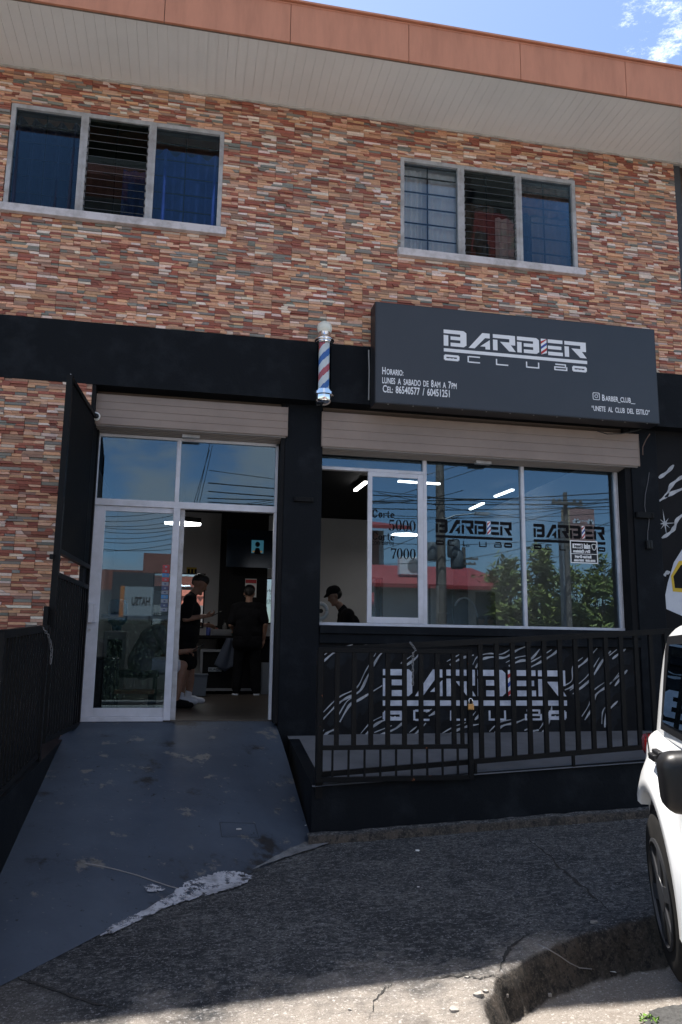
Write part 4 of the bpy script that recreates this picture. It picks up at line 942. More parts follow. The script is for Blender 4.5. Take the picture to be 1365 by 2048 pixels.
b = MB(); b.bar(gp(GL-.03, .92, -.03), gp(GL+.08, .92, -.03), .03, .03); b.bar(gp(GL+.08, .95, -.03), gp(GL+.08, .78, -.03), .035, .05, up=dirv); b.build('latch', blackmetal, tg)
b = MB(); b.bar(gp(GL, 1.36, -.03), gp(GL+.06, 1.36, -.03), .03, .04); b.build('hinge_lug', blackmetal, tg)
b = MB(); b.bar(gp(.0, gz1+.012), gp(GL, gz1+.012), .006, .012); b.build('worn_edge', alu_old, tg)
chain('chain', 'short pale chain hanging from the post of the black bar fence', [Vector((FX+.02, -1.62, .77)), Vector((FX+.05, -1.50, .72)), Vector((FX+.06, -1.42, .66)), Vector((FX+.07, -1.40, .60)), Vector((FX+.07, -1.40, .50))], 12, .009)
# ================================================================== people (one continuous body each; clothes and hair over it)
def capsule(b, p0, p1, r0, r1, n=14):
    p0, p1 = Vector(p0), Vector(p1); d = p1-p0; L_ = d.length
    if L_ < 1e-4: b.ball(p0, r0, n, 8); return
    d.normalize(); pts = []; rs = []
    for k in range(5): a = math.pi/2*(1-k/4); pts.append(p0-d*r0*math.sin(a)); rs.append(max(.0008, r0*math.cos(a)))
    for k in range(1, 4): t = k/4; pts.append(p0.lerp(p1, t)); rs.append(r0+(r1-r0)*t)
    for k in range(5): a = math.pi/2*k/4; pts.append(p1+d*r1*math.sin(a)); rs.append(max(.0008, r1*math.cos(a)))
    b.tube(pts, rs, n)
def fused(name, m, parent, segs, voxel=.012, smooth_it=6):
    b = MB()
    for s in segs:
        if s[0] == 'e': 
            t = MB(); t.ball((0, 0, 0), s[2], 16, 12); M_ = Matrix.Rotation(s[3], 3, s[4]) if len(s) > 3 else Matrix.Identity(3)
            b.add([M_ @ Vector(v)+Vector(s[1]) for v in t.v], t.f)
        else: capsule(b, *s)
    tmp = b.build(name+'_raw', m); md = tmp.modifiers.new('r', 'REMESH'); md.mode = 'VOXEL'; md.voxel_size = voxel; md.use_smooth_shade = True
    if smooth_it: sm = tmp.modifiers.new('s', 'SMOOTH'); sm.iterations = smooth_it; sm.factor = .5
    dg = bpy.context.evaluated_depsgraph_get(); dg.update(); me = bpy.data.meshes.new_from_object(tmp.evaluated_get(dg)); me.name = name
    org = WL[tmp.name]; bpy.data.objects.remove(tmp)
    me.materials.clear(); me.materials.append(m); me.shade_smooth()
    o = bpy.data.objects.new(name, me); COL.objects.link(o); place(o, org, parent); return o
class Pose:                                            # body frame: f forward, s to the person's left, u up
    def __init__(s, base, face): s.b = Vector(base); s.f = Vector((math.cos(face), math.sin(face), 0)); s.l = Vector((-math.sin(face), math.cos(face), 0))
    def __call__(s, f, l, u): return s.b+s.f*f+s.l*l+Z*u
def hand_segs(P, wrist, palm_end, side, curl=.6, grip=(0, 0, -1)):
    """palm plus five fingers of unequal length curling towards grip; wrist, palm_end in world space; side = +1/-1 puts the thumb"""
    w, e = Vector(wrist), Vector(palm_end); d = (e-w).normalized(); g = Vector(grip); g = (g-d*g.dot(d)).normalized(); s = d.cross(g)*side
    segs = [(w, w+d*.04, .024, .028)]
    for k, ln in zip(range(4), (.070, .080, .074, .058)):
        o = s*(.030-.020*k); a = w+d*.085+o; segs.append((w+d*.03+o*.8, a, .012, .0095)); q = a+(d*math.cos(curl*.6)+g*math.sin(curl*.6))*ln*.5; r_ = q+(d*math.cos(curl*1.7)+g*math.sin(curl*1.7))*ln*.5
        segs += [(a, q, .0090, .0082), (q, r_, .0082, .0068)]
    t0 = w+d*.025+s*.026; t1 = t0+(d*.6+s*.7+g*.25).normalized()*.038; t2 = t1+(d*.8+s*.1+g*.45).normalized()*.032; segs += [(t0, t1, .013, .0105), (t1, t2, .0105, .008)]
    return segs
def head_segs(P, hc, tilt, hf):
    """hc head centre; hf forward unit vector of the face"""
    hf = Vector(hf).normalized(); hl = Z.cross(hf).normalized(); hu = hf.cross(hl).normalized()
    W_ = lambda f, l, u: hc+hf*f+hl*l+hu*u
    S = [(W_(-.02, 0, .035), W_(.02, 0, .035), .085, .083), (W_(.03, 0, -.02), W_(.035, 0, -.075), .066, .048), (W_(.055, 0, -.095), W_(.075, 0, -.098), .026, .022),
         (W_(.092, 0, .015), W_(.112, 0, -.022), .009, .013), (W_(.085, .02, .038), W_(.085, -.02, .038), .016, .016), (W_(.088, .014, -.056), W_(.088, -.014, -.056), .010, .010)]
    for q in (-1, 1): S += [(W_(-.005, q*.078, .02), W_(-.012, q*.084, -.025), .012, .009), (W_(.05, q*.045, -.01), W_(.055, q*.04, -.015), .03, .028)]
    return S, W_
def eyes(P, W_, parent):
    b = MB()
    for q in (-1, 1): b.ball(W_(.083, q*.031, .012), (.010, .010, .008), 10, 8)
    b.build('eyes', mat('eye dark', (.03, .025, .02), .2), parent, smooth=True)
def rocket_phone(b, c, ax, up, w=.072, h=.15, t=.009):
    ax, up = Vector(ax).normalized(), Vector(up).normalized(); n = ax.cross(up).normalized()
    b.add([c+up*(w/2*sx)+ax*(h/2*sy)+n*(t/2*sz) for sz in (-1, 1) for sy in (-1, 1) for sx in (-1, 1)], [(0, 1, 3, 2), (4, 6, 7, 5), (0, 4, 5, 1), (2, 3, 7, 6), (0, 2, 6, 4), (1, 5, 7, 3)])

FL = -.08
# --- man standing in the doorway, in profile to the right, reading his phone
g0 = atz(371, 1408, FL)
P = Pose((g0.x+.01, g0.y, FL), 0.0)
man = thing('person', 'person in black T-shirt, black shorts and white sneakers standing in the doorway reading a phone', 'person', tuple(P.b))
hc = P(.10, 0, 1.545); hs, HW = head_segs(P, hc, 0, (P.f*.9-Z*.43))
legs = []
for q, fo in ((1, .07), (-1, -.03)):
    legs += [(P(-.02, .09*q, .88), P(.0+fo*.5, .10*q, .48), .085, .058), (P(fo*.5, .10*q, .48), P(fo-.03, .105*q, .30), .056, .056), (P(fo-.03, .105*q, .30), P(fo-.04, .105*q, .09), .056, .038), (P(fo-.05, .105*q, .05), P(fo+.10, .115*q, .035), .04, .03)]
torso = [(P(-.02, .07, .93), P(-.02, -.07, .93), .12, .12), (P(-.02, 0, .95), P(.0, 0, 1.12), .13, .125), (P(0, .05, 1.2), P(0, -.05, 1.2), .125, .125), (P(-.01, .13, 1.34), P(-.01, -.13, 1.34), .075, .075), (P(.0, 0, 1.38), P(.06, 0, 1.47), .058, .052)]
rs, re, rw = P(-.02, -.19, 1.33), P(-.06, -.23, 1.08), P(.20, -.13, 1.13)
ls, le, lw_ = P(-.02, .19, 1.33), P(-.03, .23, 1.06), P(.20, .10, 1.02)
arms = [(rs, re, .048, .040), (re, rw, .040, .027), (ls, le, .048, .040), (le, lw_, .040, .027)]
hands = hand_segs(P, rw, rw+P.f*.09+Z*.02, 1, .9, (0, .3, .5)) + hand_segs(P, lw_, lw_+P.f*.09-Z*.01, -1, .5, (0, -.5, -.6))
fused('body', skin, man, torso+legs+arms+hs+hands, .008, 3)
eyes(P, HW, man)
fused('hair', hairm, man, [(HW(-.03, 0, .06), HW(.03, 0, .075), .088, .078), (HW(.05, .03, .10), HW(.06, -.03, .10), .04, .04), (HW(-.075, 0, .03), HW(-.075, 0, -.01), .045, .03)], .010, 3)
fused('t_shirt', cloth_black, man, [(P(-.02, .07, .90), P(-.02, -.07, .90), .15, .15), (P(-.02, 0, .86), P(.0, 0, 1.12), .155, .145), (P(0, .06, 1.2), P(0, -.06, 1.2), .142, .142), (P(-.01, .14, 1.335), P(-.01, -.14, 1.335), .09, .09), (rs, rs.lerp(re, .75), .072, .075), (ls, ls.lerp(le, .75), .072, .075), (P(.0, 0, 1.36), P(.02, 0, 1.41), .07, .06)], .012, 4)
fused('shorts', cloth_black, man, [(P(-.02, .08, .86), P(-.02, -.08, .86), .14, .14)]+[s_ for q, fo in ((1, .07), (-1, -.03)) for s_ in [(P(-.02, .09*q, .86), P(fo*.4, .10*q, .52), .115, .10)]], .012, 4)
for q, fo in ((1, .07), (-1, -.03)):
    fused('sneaker', sneaker, man, [(P(fo-.06, .105*q, .055), P(fo+.03, .11*q, .052), .052, .05), (P(fo+.03, .11*q, .045), P(fo+.14, .118*q, .035), .047, .036), (P(fo-.05, .105*q, .10), P(fo-.04, .105*q, .15), .048, .046)], .008, 3)
b = MB(); pc = rw+P.f*.145+Z*.035+Y*.01; rocket_phone(b, pc, P.f*.85+Z*.5, Y, .072, .15); tag(b.build('phone', blk_pl, bevel=.003), 'dark phone held up by the person standing in the doorway', 'phone')
b = MB(); b.lathe([(.034, -.018), (.036, 0), (.034, .018)], (0, 0, 0), 16); M_ = (rw-re).to_track_quat('Z', 'Y').to_matrix(); b.v = [tuple(M_ @ Vector(v)+lw_.lerp(le, .12)) for v in b.v]; b.build('watch', blk_pl, man, smooth=True)

# --- barber standing with his back to the street
g0 = at(492, 1391, 4.72); P = Pose((g0.x, 4.72, FL), R(82))
man = thing('person', 'barber in black shirt, cap and trousers standing by the mirrors with back to the street', 'person', tuple(P.b))
hc = P(.05, 0, 1.58); hs, HW = head_segs(P, hc, 0, (P.f*.93-Z*.36))
legs = []
for q in (1, -1): legs += [(P(0, .10*q, .90), P(.02, .13*q, .50), .09, .062), (P(.02, .13*q, .50), P(-.02, .15*q, .09), .058, .04), (P(-.04, .15*q, .045), P(.14, .18*q, .035), .042, .032)]
torso = [(P(0, .08, .95), P(0, -.08, .95), .12, .12), (P(0, 0, .97), P(0, 0, 1.15), .13, .13), (P(.01, .06, 1.24), P(.01, -.06, 1.24), .125, .125), (P(.01, .14, 1.37), P(.01, -.14, 1.37), .075, .075), (P(.02, 0, 1.40), P(.04, 0, 1.50), .058, .054)]
ls, le, lw_ = P(0, .21, 1.36), P(-.02, .27, 1.08), P(.16, .22, .98); rs, re, rw = P(0, -.21, 1.36), P(-.06, -.28, 1.10), P(.02, -.25, .86)
hands = hand_segs(P, lw_, lw_+P.f*.09, 1, .8, (0, 0, -1)) + hand_segs(P, rw, rw-Z*.09, -1, .6, tuple(P.l))
fused('body', skin, man, torso+legs+[(ls, le, .048, .04), (le, lw_, .04, .027), (rs, re, .048, .04), (re, rw, .04, .027)]+hs+hands, .010, 3)
eyes(P, HW, man)
fused('hair', hairm, man, [(HW(-.03, 0, .04), HW(.0, 0, .06), .088, .082), (HW(-.07, 0, .0), HW(-.07, 0, -.03), .04, .03)], .012, 3)
fused('cap', cloth_black, man, [(HW(-.02, 0, .065), HW(.02, 0, .07), .092, .088), (HW(.07, .03, .062), HW(.13, .0, .05), .03, .012), (HW(.07, -.03, .062), HW(.13, .0, .05), .03, .012)], .012, 3)
fused('shirt', cloth_black, man, [(P(0, .09, .80), P(0, -.09, .80), .155, .155), (P(0, .09, .98), P(0, -.09, .98), .15, .15), (P(0, .05, 1.1), P(0, -.05, 1.1), .15, .15), (P(0, 0, .82), P(0, 0, 1.15), .165, .155), (P(.01, .08, 1.24), P(.01, -.08, 1.24), .147, .147), (P(.01, .15, 1.365), P(.01, -.15, 1.365), .092, .092), (ls, ls.lerp(le, .8), .072, .068), (rs, rs.lerp(re, .8), .072, .068)], .014, 4)
fused('trousers', cloth_black, man, [(P(0, .09, .86), P(0, -.09, .86), .145, .145)]+[s_ for q in (1, -1) for s_ in [(P(0, .10*q, .88), P(.02, .13*q, .48), .11, .088), (P(.02, .13*q, .48), P(-.02, .15*q, .12), .088, .078)]], .014, 4)
for q in (1, -1):
    s_ = fused('shoe', cloth_black, man, [(P(-.05, .15*q, .06), P(.05, .165*q, .055), .05, .048), (P(.05, .165*q, .05), P(.16, .185*q, .04), .045, .036)], .010, 3)
    b = MB(); b.prism([(-.10, -.045), (.12, -.045), (.19, -.02), (.19, .03), (.12, .052), (-.10, .045)], P(0, .165*q, .004), P.f, P.l, .022); b.build('sole', sneaker, s_)

# --- barber in a cap, side on behind the open section of the window
hp = at(672, 1190, 3.0); P = Pose((hp.x+.17, 3.0, FL), R(180))
man = thing('person', 'person in black cap and black shirt seen in profile through the open window section', 'person', tuple(P.b))
hz_ = hp.z-FL; hc = P(.18, 0, hz_-.02); hs, HW = head_segs(P, hc, 0, (P.f*.92-Z*.39)); k = hz_-.28
torso = [(P(-.12, .08, k-.45), P(-.12, -.08, k-.45), .12, .12), (P(-.11, 0, k-.43), P(-.06, 0, k-.20), .135, .13), (P(-.02, .06, k-.12), P(-.02, -.06, k-.12), .13, .13), (P(.02, .14, k), P(.02, -.14, k), .078, .078), (P(.04, 0, k+.03), P(.12, 0, k+.14), .06, .055)]
legs = []
for q in (1, -1): legs += [(P(-.12, .10*q, k-.5), P(-.02, .12*q, .46), .09, .062), (P(-.02, .12*q, .46), P(-.08, .12*q, .09), .058, .04), (P(-.10, .12*q, .045), P(.08, .13*q, .035), .042, .032)]
ls, le, lw_ = P(.03, .20, k-.02), P(.02, .26, k-.27), P(.27, .20, k-.24); rs, re, rw = P(.03, -.20, k-.02), P(.06, -.25, k-.25), P(.30, -.14, k-.20)
fused('body', skin, man, torso+legs+[(ls, le, .048, .04), (le, lw_, .04, .027), (rs, re, .048, .04), (re, rw, .04, .027)]+hs+hand_segs(P, lw_, lw_+P.f*.09, 1, .7, (0, 0, -1))+hand_segs(P, rw, rw+P.f*.09, -1, .7, (0, 0, -1)), .009, 3)
eyes(P, HW, man)
fused('hair', hairm, man, [(HW(-.03, 0, .03), HW(-.01, 0, .05), .087, .083)], .012, 3)
fused('cap', cloth_black, man, [(HW(-.02, 0, .065), HW(.015, 0, .075), .094, .088), (HW(.08, .03, .062), HW(.15, .0, .045), .03, .012), (HW(.08, -.03, .062), HW(.15, .0, .045), .03, .012)], .010, 3)
fused('shirt', cloth_black, man, [(P(-.12, .08, k-.5), P(-.12, -.08, k-.5), .15, .15), (P(-.11, 0, k-.45), P(-.06, 0, k-.20), .16, .15), (P(-.02, .07, k-.12), P(-.02, -.07, k-.12), .148, .148), (P(.02, .15, k), P(.02, -.15, k), .094, .094), (ls, ls.lerp(le, .8), .07, .068), (rs, rs.lerp(re, .8), .07, .068), (P(.05, 0, k+.05), P(.075, 0, k+.09), .072, .068)], .012, 4)
fused('trousers', cloth_black, man, [(P(-.12, .09, k-.55), P(-.12, -.09, k-.55), .14, .14)]+[s_ for q in (1, -1) for s_ in [(P(-.12, .10*q, k-.5), P(-.02, .12*q, .46), .11, .085), (P(-.02, .12*q, .46), P(-.08, .12*q, .1), .085, .075)]], .014, 4)

# --- customer sitting on the waiting bench behind the glass leaf
q0 = atz(300, 1400, FL); P = Pose((q0.x-.02, 2.05, FL), R(8))
man = thing('person', 'seated person in grey shirt and black cap reading a phone behind the door glass', 'person', tuple(P.b))
hc = P(.25, 0, 1.05); hs, HW = head_segs(P, hc, 0, (P.f*.72-Z*.69))
torso = [(P(-.05, .09, .52), P(-.05, -.09, .52), .13, .13), (P(-.04, 0, .55), P(.04, 0, .74), .14, .135), (P(.07, .06, .82), P(.07, -.06, .82), .13, .13), (P(.12, .15, .91), P(.12, -.15, .91), .08, .08), (P(.15, 0, .94), P(.21, 0, 1.0), .06, .055)]
legs = []
for q in (1, -1): legs += [(P(-.02, .10*q, .50), P(.42, .14*q, .50), .09, .064), (P(.42, .14*q, .50), P(.36, .14*q, .09), .06, .04), (P(.34, .14*q, .045), P(.52, .15*q, .035), .042, .032)]
ls, le, lw_ = P(.12, .22, .90), P(.22, .25, .64), P(.46, .12, .66); rs, re, rw = P(.12, -.22, .90), P(.24, -.25, .64), P(.48, -.10, .68)
fused('body', skin, man, torso+legs+[(ls, le, .048, .04), (le, lw_, .04, .027), (rs, re, .048, .04), (re, rw, .04, .027)]+hs+hand_segs(P, lw_, lw_+P.f*.09, 1, .7, (0, 0, -1))+hand_segs(P, rw, rw+P.f*.09+Z*.01, -1, .8, (0, .3, .6)), .009, 3)
eyes(P, HW, man)
fused('cap', cloth_black, man, [(HW(-.03, 0, .05), HW(.015, 0, .065), .096, .09), (HW(.08, .03, .062), HW(.14, .0, .05), .03, .012), (HW(.08, -.03, .062), HW(.14, .0, .05), .03, .012)], .010, 3)
fused('shirt', cloth_grey, man, [(P(-.05, .10, .50), P(-.05, -.10, .50), .155, .155), (P(-.05, 0, .55), P(.03, 0, .74), .175, .165), (P(.06, .08, .82), P(.06, -.08, .82), .155, .155), (P(.11, .16, .91), P(.11, -.16, .91), .096, .096), (ls, ls.lerp(le, .8), .075, .072), (rs, rs.lerp(re, .8), .075, .072)], .013, 4)
fused('shorts', cloth_white, man, [(P(-.04, .10, .47), P(-.04, -.10, .47), .14, .14)]+[s_ for q in (1, -1) for s_ in [(P(-.02, .10*q, .49), P(.32, .135*q, .50), .115, .098)]], .013, 4)
for q in (1, -1):
    fused('sneaker', cloth_black, man, [(P(.32, .14*q, .055), P(.42, .145*q, .052), .052, .05), (P(.42, .145*q, .045), P(.54, .15*q, .035), .047, .036)], .010, 3)
b = MB(); pc = rw+P.f*.13+Z*.045; rocket_phone(b, pc, P.f*.85+Z*.45, P.l, .072, .15); tag(b.build('phone', blk_pl, bevel=.003), 'dark phone in the hand of the seated person in grey', 'phone')

# ================================================================== inside the shop
def pendant(label, px, py, Yd, r, grp='six sided pendant lamps'):
    c = at(px, py, Yd); t = thing('pendant_lamp', label, 'lamp', tuple(c), grp); h = [(r*math.cos(R(60*i+30)), r*.75*math.sin(R(60*i+30))) for i in range(6)]
    b = MB(); b.prism(h, (c.x, c.y, c.z-.005), X, Y, .005); b.build('diffuser', lampm, t)
    b = MB(); n = 6
    ho = [(x*1.02, y*1.02) for x, y in h]; b.add([(c.x+x, c.y+y, c.z) for x, y in ho]+[(c.x+x, c.y+y, c.z+.075) for x, y in ho], [(i, (i+1) % n, (i+1) % n+n, i+n) for i in range(n)]+[tuple(range(6, 12))]); b.build('housing', blk_pl, t)
    b = MB(); b.tube([(c.x, c.y, c.z+.075), (c.x, c.y, 3.05)], .006, 6); b.build('suspension', blk_pl, t)
pendant('lit six sided pendant lamp seen at the top of the open doorway', 366, 1047, 3.7, .30)
pendant('lit six sided pendant lamp seen through the sliding sash beside the painted prices', 812, 1069, 4.4, .26)
for i, (xa, ya_, xb, yb_) in enumerate(((711, 981, 733, 964), (797, 962.5, 880, 968), (941, 1018.5, 967, 1006.5), (991, 993, 1026, 979.5))):
    a, c = atz(xa, ya_, 2.97), atz(xb, yb_, 2.97)
    t = thing('tube_lamp', ['lit tube lamp on the ceiling inside the open section of the window', 'long lit tube lamp on the ceiling crossing behind the window mullion', 'lower of two short lit tube lamps behind the middle window pane', 'upper of two short lit tube lamps behind the middle window pane'][i], 'lamp', tuple((a+c)/2), 'tube lamps on the shop ceiling')
    b = MB(); b.bar(a, c, .045, .02); b.build('tube', lampm, t); b = MB(); b.bar(a+Z*.04, c+Z*.04, .07, .055); b.build('housing', blk_pl, t)
# television on the pillar
ta, tb_ = at(452, 1134, 5.2), at(560, 1062, 5.2)
t = thing('television', 'large dark television with a small teal picture, mounted on the black pillar', 'television', (ta.x, 5.2, ta.z))
b = MB(); b.box(ta.x, tb_.x, 5.2, 5.25, ta.z, tb_.z); b.build('screen', mat('dark screen', (.006, .012, .022), .12), t, bevel=.008)
sa, sb_ = at(503, 1106, 5.198), at(528, 1081, 5.198); b = MB(); b.box(sa.x, sb_.x, 5.196, 5.1985, sa.z, sb_.z); b.build('screen_picture', mat('teal screen light', (.03, .12, .17), .4, emit=.2), t)
c = (sa+sb_)/2; b = MB(); ww = (sb_.x-sa.x)
b.prism([(ww*.2*math.cos(i*.4), .02+ww*.22*math.sin(i*.4)) for i in range(16)], (c.x, 5.1955, c.z+.02), X, Z, .001); b.prism([(-.06, -.12), (.06, -.12), (.03, -.02), (-.03, -.02)], (c.x, 5.1953, c.z), X, Z, .001); b.build('screen_portrait', blackink, t)
b = MB(); b.box(sa.x+.02, sb_.x-.02, 5.1945, 5.1955, sa.z+.015, sa.z+.04); b.build('screen_caption', mat('orange screen light', (.25, .12, .03), .4, emit=.2), t)
b = MB(); b.box((ta.x+tb_.x)/2-.1, (ta.x+tb_.x)/2+.1, 5.25, 5.56, ta.z+.1, tb_.z-.1); b.build('wall_mount', blk_pl, t)
# no smoking notice
a, c = at(490, 1194, 5.54), at(514, 1158, 5.54); t = thing('no_smoking_notice', 'white no smoking notice with red heading on the black pillar', 'notice', (a.x, 5.54, a.z))
b = MB(); b.box(a.x, c.x, 5.535, 5.545, a.z, c.z); b.build('sheet', white_pl, t); b = MB(); b.box(a.x+.005, c.x-.005, 5.532, 5.5345, c.z-.075, c.z-.012); b.build('heading', redink, t)
b = MB(); cx, cz = (a.x+c.x)/2, (a.z+c.z)/2-.02; vs, fs = ring(None, 0, 0, .075, .075, .06, .06); b.add([(cx+v[0], 5.533, cz+v[1]) for v in vs], fs); b.build('ban_ring', redink, t)
b = MB(); b.prism([(-.05, -.008), (.05, -.008), (.05, .008), (-.05, .008)], (cx, 5.5315, cz), X, Z, .0006); b.build('cigarette', blackink, t)
b = MB(); b.prism([(-.055, .045), (-.045, .055), (.055, -.045), (.045, -.055)], (cx, 5.5305, cz), X, Z, .0006); b.build('ban_slash', redink, t)
# mirrors on the back wall
def wall_mirror(label, px0, py0, px1, py1):
    a, c = at(px0, py1, IY-.02), at(px1, py0, IY-.02); t = thing('wall_mirror', label, 'mirror', (a.x, IY-.02, a.z), 'mirrors on the back wall')
    b = MB(); b.box(a.x, c.x, IY-.02, IY-.014, a.z, c.z); b.build('mirror_glass', mirrorm, t)
    b = MB(); fr_ = .025; b.box(a.x-fr_, c.x+fr_, IY-.014, IY-.001, a.z-fr_, c.z+fr_); b.build('mirror_back', blk_pl, t)
wall_mirror('bright wall mirror behind the person standing in the doorway', 305, 1150, 409, 1252)
wall_mirror('tall wall mirror at the right edge of the doorway, past the black pillar', 526, 1160, 580, 1245)
wall_mirror('wall mirror visible in the lower left of the sliding sash', 738, 1158, 764, 1250)
wall_mirror('wall mirror behind the middle pane, left of the poster', 862, 1172, 905, 1250)
# small yellow notice
a, c = at(373, 1150, IY-.01), at(394, 1135, IY-.01); b = MB(); b.box(a.x, c.x, IY-.012, IY-.001, a.z, c.z); b.cur = 1
for i in range(3): b.box(a.x+.02+i*.06, a.x+.06+i*.06, IY-.0145, IY-.0125, a.z+.03, c.z-.03)
tag(b.build('wall_notice', [mat('yellow card', (.45, .30, .02), .6), blackink]), 'small yellow notice on the back wall above the bright mirror', 'notice')
# work counter with drawers
a, c = at(404, 1247, 5.0), at(475, 1372, 5.0); ct = thing('counter', 'black barber counter with white framed cabinet along the back wall', 'counter', (a.x, 5.3, FL))
b = MB(); b.box(a.x-.1, 4.6, 4.98, IY-.03, .80, .84); b.build('counter_top', black_in, ct)
b = MB(); x0, x1, z0, z1 = a.x+.0, c.x+.35, FL+.05, .62; fr_ = .04; b.box(x0, x0+fr_, 5.0, 5.06, z0, z1); b.box(x1-fr_, x1, 5.0, 5.06, z0, z1); b.box(x0+fr_, x1-fr_, 5.0, 5.06, z1-fr_, z1); b.box(x0+fr_, x1-fr_, 5.0, 5.06, z0, z0+fr_); b.build('cabinet_frame', mat('dull white laminate', (.20, .205, .22), .5), ct)
b = MB(); b.box(x0+fr_, x1-fr_, 5.03, 5.9, z0+fr_, z1-fr_); b.build('cabinet_panel', black_in, ct)
b = MB(); b.box(1.0, 4.6, 5.05, 5.9, FL, .79); b.build('cabinet_panel', black_in, ct)
a = at(417, 1343, 4.998); c = at(444, 1335, 4.998); b = MB(); b.box(a.x, c.x, 5.0, 5.028, a.z, c.z); pl_ = b.build('name_plate', mat('pale plate', (.3, .34, .38), .5), ct)
b = MB(); put_text(b, 'BLACK', (a.x+.015, 4.999, a.z+.015), X, Z, .05, width=c.x-a.x-.03); b.build('lettering', blackink, pl_)
# bottles and tools on the counter: a few individually
def bottle(x, y, z, h, r, m, label):
    t = thing('bottle', label, 'bottle', (x, y, z), 'bottles on the barber counter'); b = MB(); b.lathe([(r, 0), (r, h*.62), (r*.45, h*.75), (r*.4, h*.82)], (x, y, z), 12); b.build('bottle_body', m, t, smooth='auto'); b = MB(); b.lathe([(r*.5, h*.82), (r*.5, h), (0, h)], (x, y, z), 12); b.build('bottle_cap', blk_pl, t)
x00 = at(418, 1240, 5.2).x
for i, (h, r, col) in enumerate(((.22, .04, (.03, .05, .2)), (.16, .05, (.2, .04, .03)), (.26, .035, (.06, .06, .06)), (.18, .045, (.04, .16, .12)), (.20, .04, (.3, .3, .3)))):
    bottle(x00+.13*i, 5.15+.08*(i % 2), .84, h, r, mat('bottle %d' % i, col, .3), ['dark blue bottle leftmost on the barber counter', 'squat red bottle on the barber counter', 'tall black bottle in the middle of the counter', 'green bottle on the barber counter', 'pale grey bottle nearest the standing barber'][i])
a = at(425, 1252, 4.95); b = MB(); b.box(a.x, a.x+.32, 5.0, 5.2, .842, .94); b.box(a.x+.02, a.x+.30, 4.994, 5.0, .86, .92); tag(b.build('tool_case', mat('grey tool case', (.12, .125, .135), .5), bevel=.006), 'grey tool case standing on the barber counter', 'case')
# towel
a = at(447, 1282, 4.93); b = MB(); n = 14; vs = []
for j in range(10):
    for i in range(n+1):
        s = i/n; vs.append((a.x+.05+(.34)*s*(.35+.65*j/9)-.18*(j/9), 4.93+.02*math.sin(s*9+j*.3), .80-.42*j/9-.22*(1-abs(2*s-1))*(j/9)*.5))
b.add(vs, [(j*(n+1)+i, j*(n+1)+i+1, (j+1)*(n+1)+i+1, (j+1)*(n+1)+i) for j in range(9) for i in range(n)]); o = b.build('towel', mat('slate towel', (.065, .08, .115), .9, bump=.3), smooth=True); o.modifiers.new('s', 'SOLIDIFY').thickness = .008; tag(o, 'slate blue towel hanging from the counter left of the barber', 'towel')
# bin
a = at(372, 1383, 4.4); b = MB(); b.prism([(-.13, 0), (.13, 0), (.15, .30), (-.15, .30)], (a.x+.16, 4.5, FL+.01), X, Z, .24); b.box(a.x+.0, a.x+.32, 4.25, 4.51, FL+.31, FL+.335); tag(b.build('waste_bin', mat('grey blue plastic', (.13, .155, .19), .5), bevel=.006), 'small pale waste bin on the floor behind the standing person', 'bin')
a = at(522, 1382, 5.0); b = MB(); b.box(a.x, a.x+.3, 5.0, 5.04, FL, FL+.5); b.box(a.x+.02, a.x+.28, 4.99, 5.0, FL+.04, FL+.46); tag(b.build('storage_box', mat('grey box', (.25, .26, .28), .6)), 'pale storage box on the floor right of the barber', 'box')
# water dispenser
a = at(232, 1255, 3.6); t = thing('water_dispenser', 'water dispenser with blue bottle behind the glass door leaf', 'water dispenser', (a.x, 3.6, FL))
b = MB(); b.box(a.x-.16, a.x+.16, 3.6, 3.92, FL, .86); b.build('cabinet', mat('dispenser grey', (.33, .33, .34), .5), t, bevel=.02)
b = MB(); b.box(a.x-.10, a.x+.10, 3.594, 3.60, .48, .74); b.build('tap_recess', blk_pl, t)
b = MB(); b.lathe([(.06, .86), (.07, .93), (.135, .99), (.135, 1.06), (.128, 1.075), (.135, 1.09), (.135, 1.24), (.10, 1.30), (0, 1.31)], (a.x, 3.76, 0), 24); b.build('water_bottle', mat('blue water bottle', (.03, .14, .24), .2, spec=.6), t, smooth='auto')
# waiting armchair, bench and low table
a = atz(205, 1412, FL); t = thing('armchair', 'black padded waiting armchair just inside the glass door leaf', 'armchair', (a.x, 1.4, FL))
def pad(x0, x1, y0, y1, z0, z1, nm): b = MB(); b.box(x0, x1, y0, y1, z0, z1); b.build(nm, mat('black leather', (.016, .016, .018), .35, bump=.2, bscale=30), t, bevel=.035)
cx = a.x-.02; pad(cx-.25, cx+.22, 1.15, 1.70, .20, .36, 'seat'); pad(cx-.30, cx-.16, 1.13, 1.72, .2, .82, 'backrest'); pad(cx-.25, cx+.24, 1.05, 1.14, FL+.04, .52, 'armrest'); pad(cx-.25, cx+.24, 1.71, 1.80, FL+.04, .52, 'armrest')
b = MB(); b.box(cx-.22, cx+.2, 1.16, 1.69, FL, .19); b.build('seat_base', blk_pl, t)
a = at(303, 1345, 2.05); t = thing('bench', 'dark waiting bench under the seated person', 'bench', (a.x-.1, 2.1, FL)); pad(a.x-.62, a.x+.10, 1.80, 2.32, .28, .37, 'seat')
b = MB(); 
for x_ in (a.x-.58, a.x+.05):
    for y_ in (1.84, 2.28):
        b = MB(); b.box(x_-.02, x_+.02, y_-.02, y_+.02, FL, .279); b.build('leg', blk_pl, t)
a = atz(282, 1399, FL); t = thing('low_table', 'low wooden table with magazines behind the glass door leaf', 'table', (a.x, 1.5, FL))
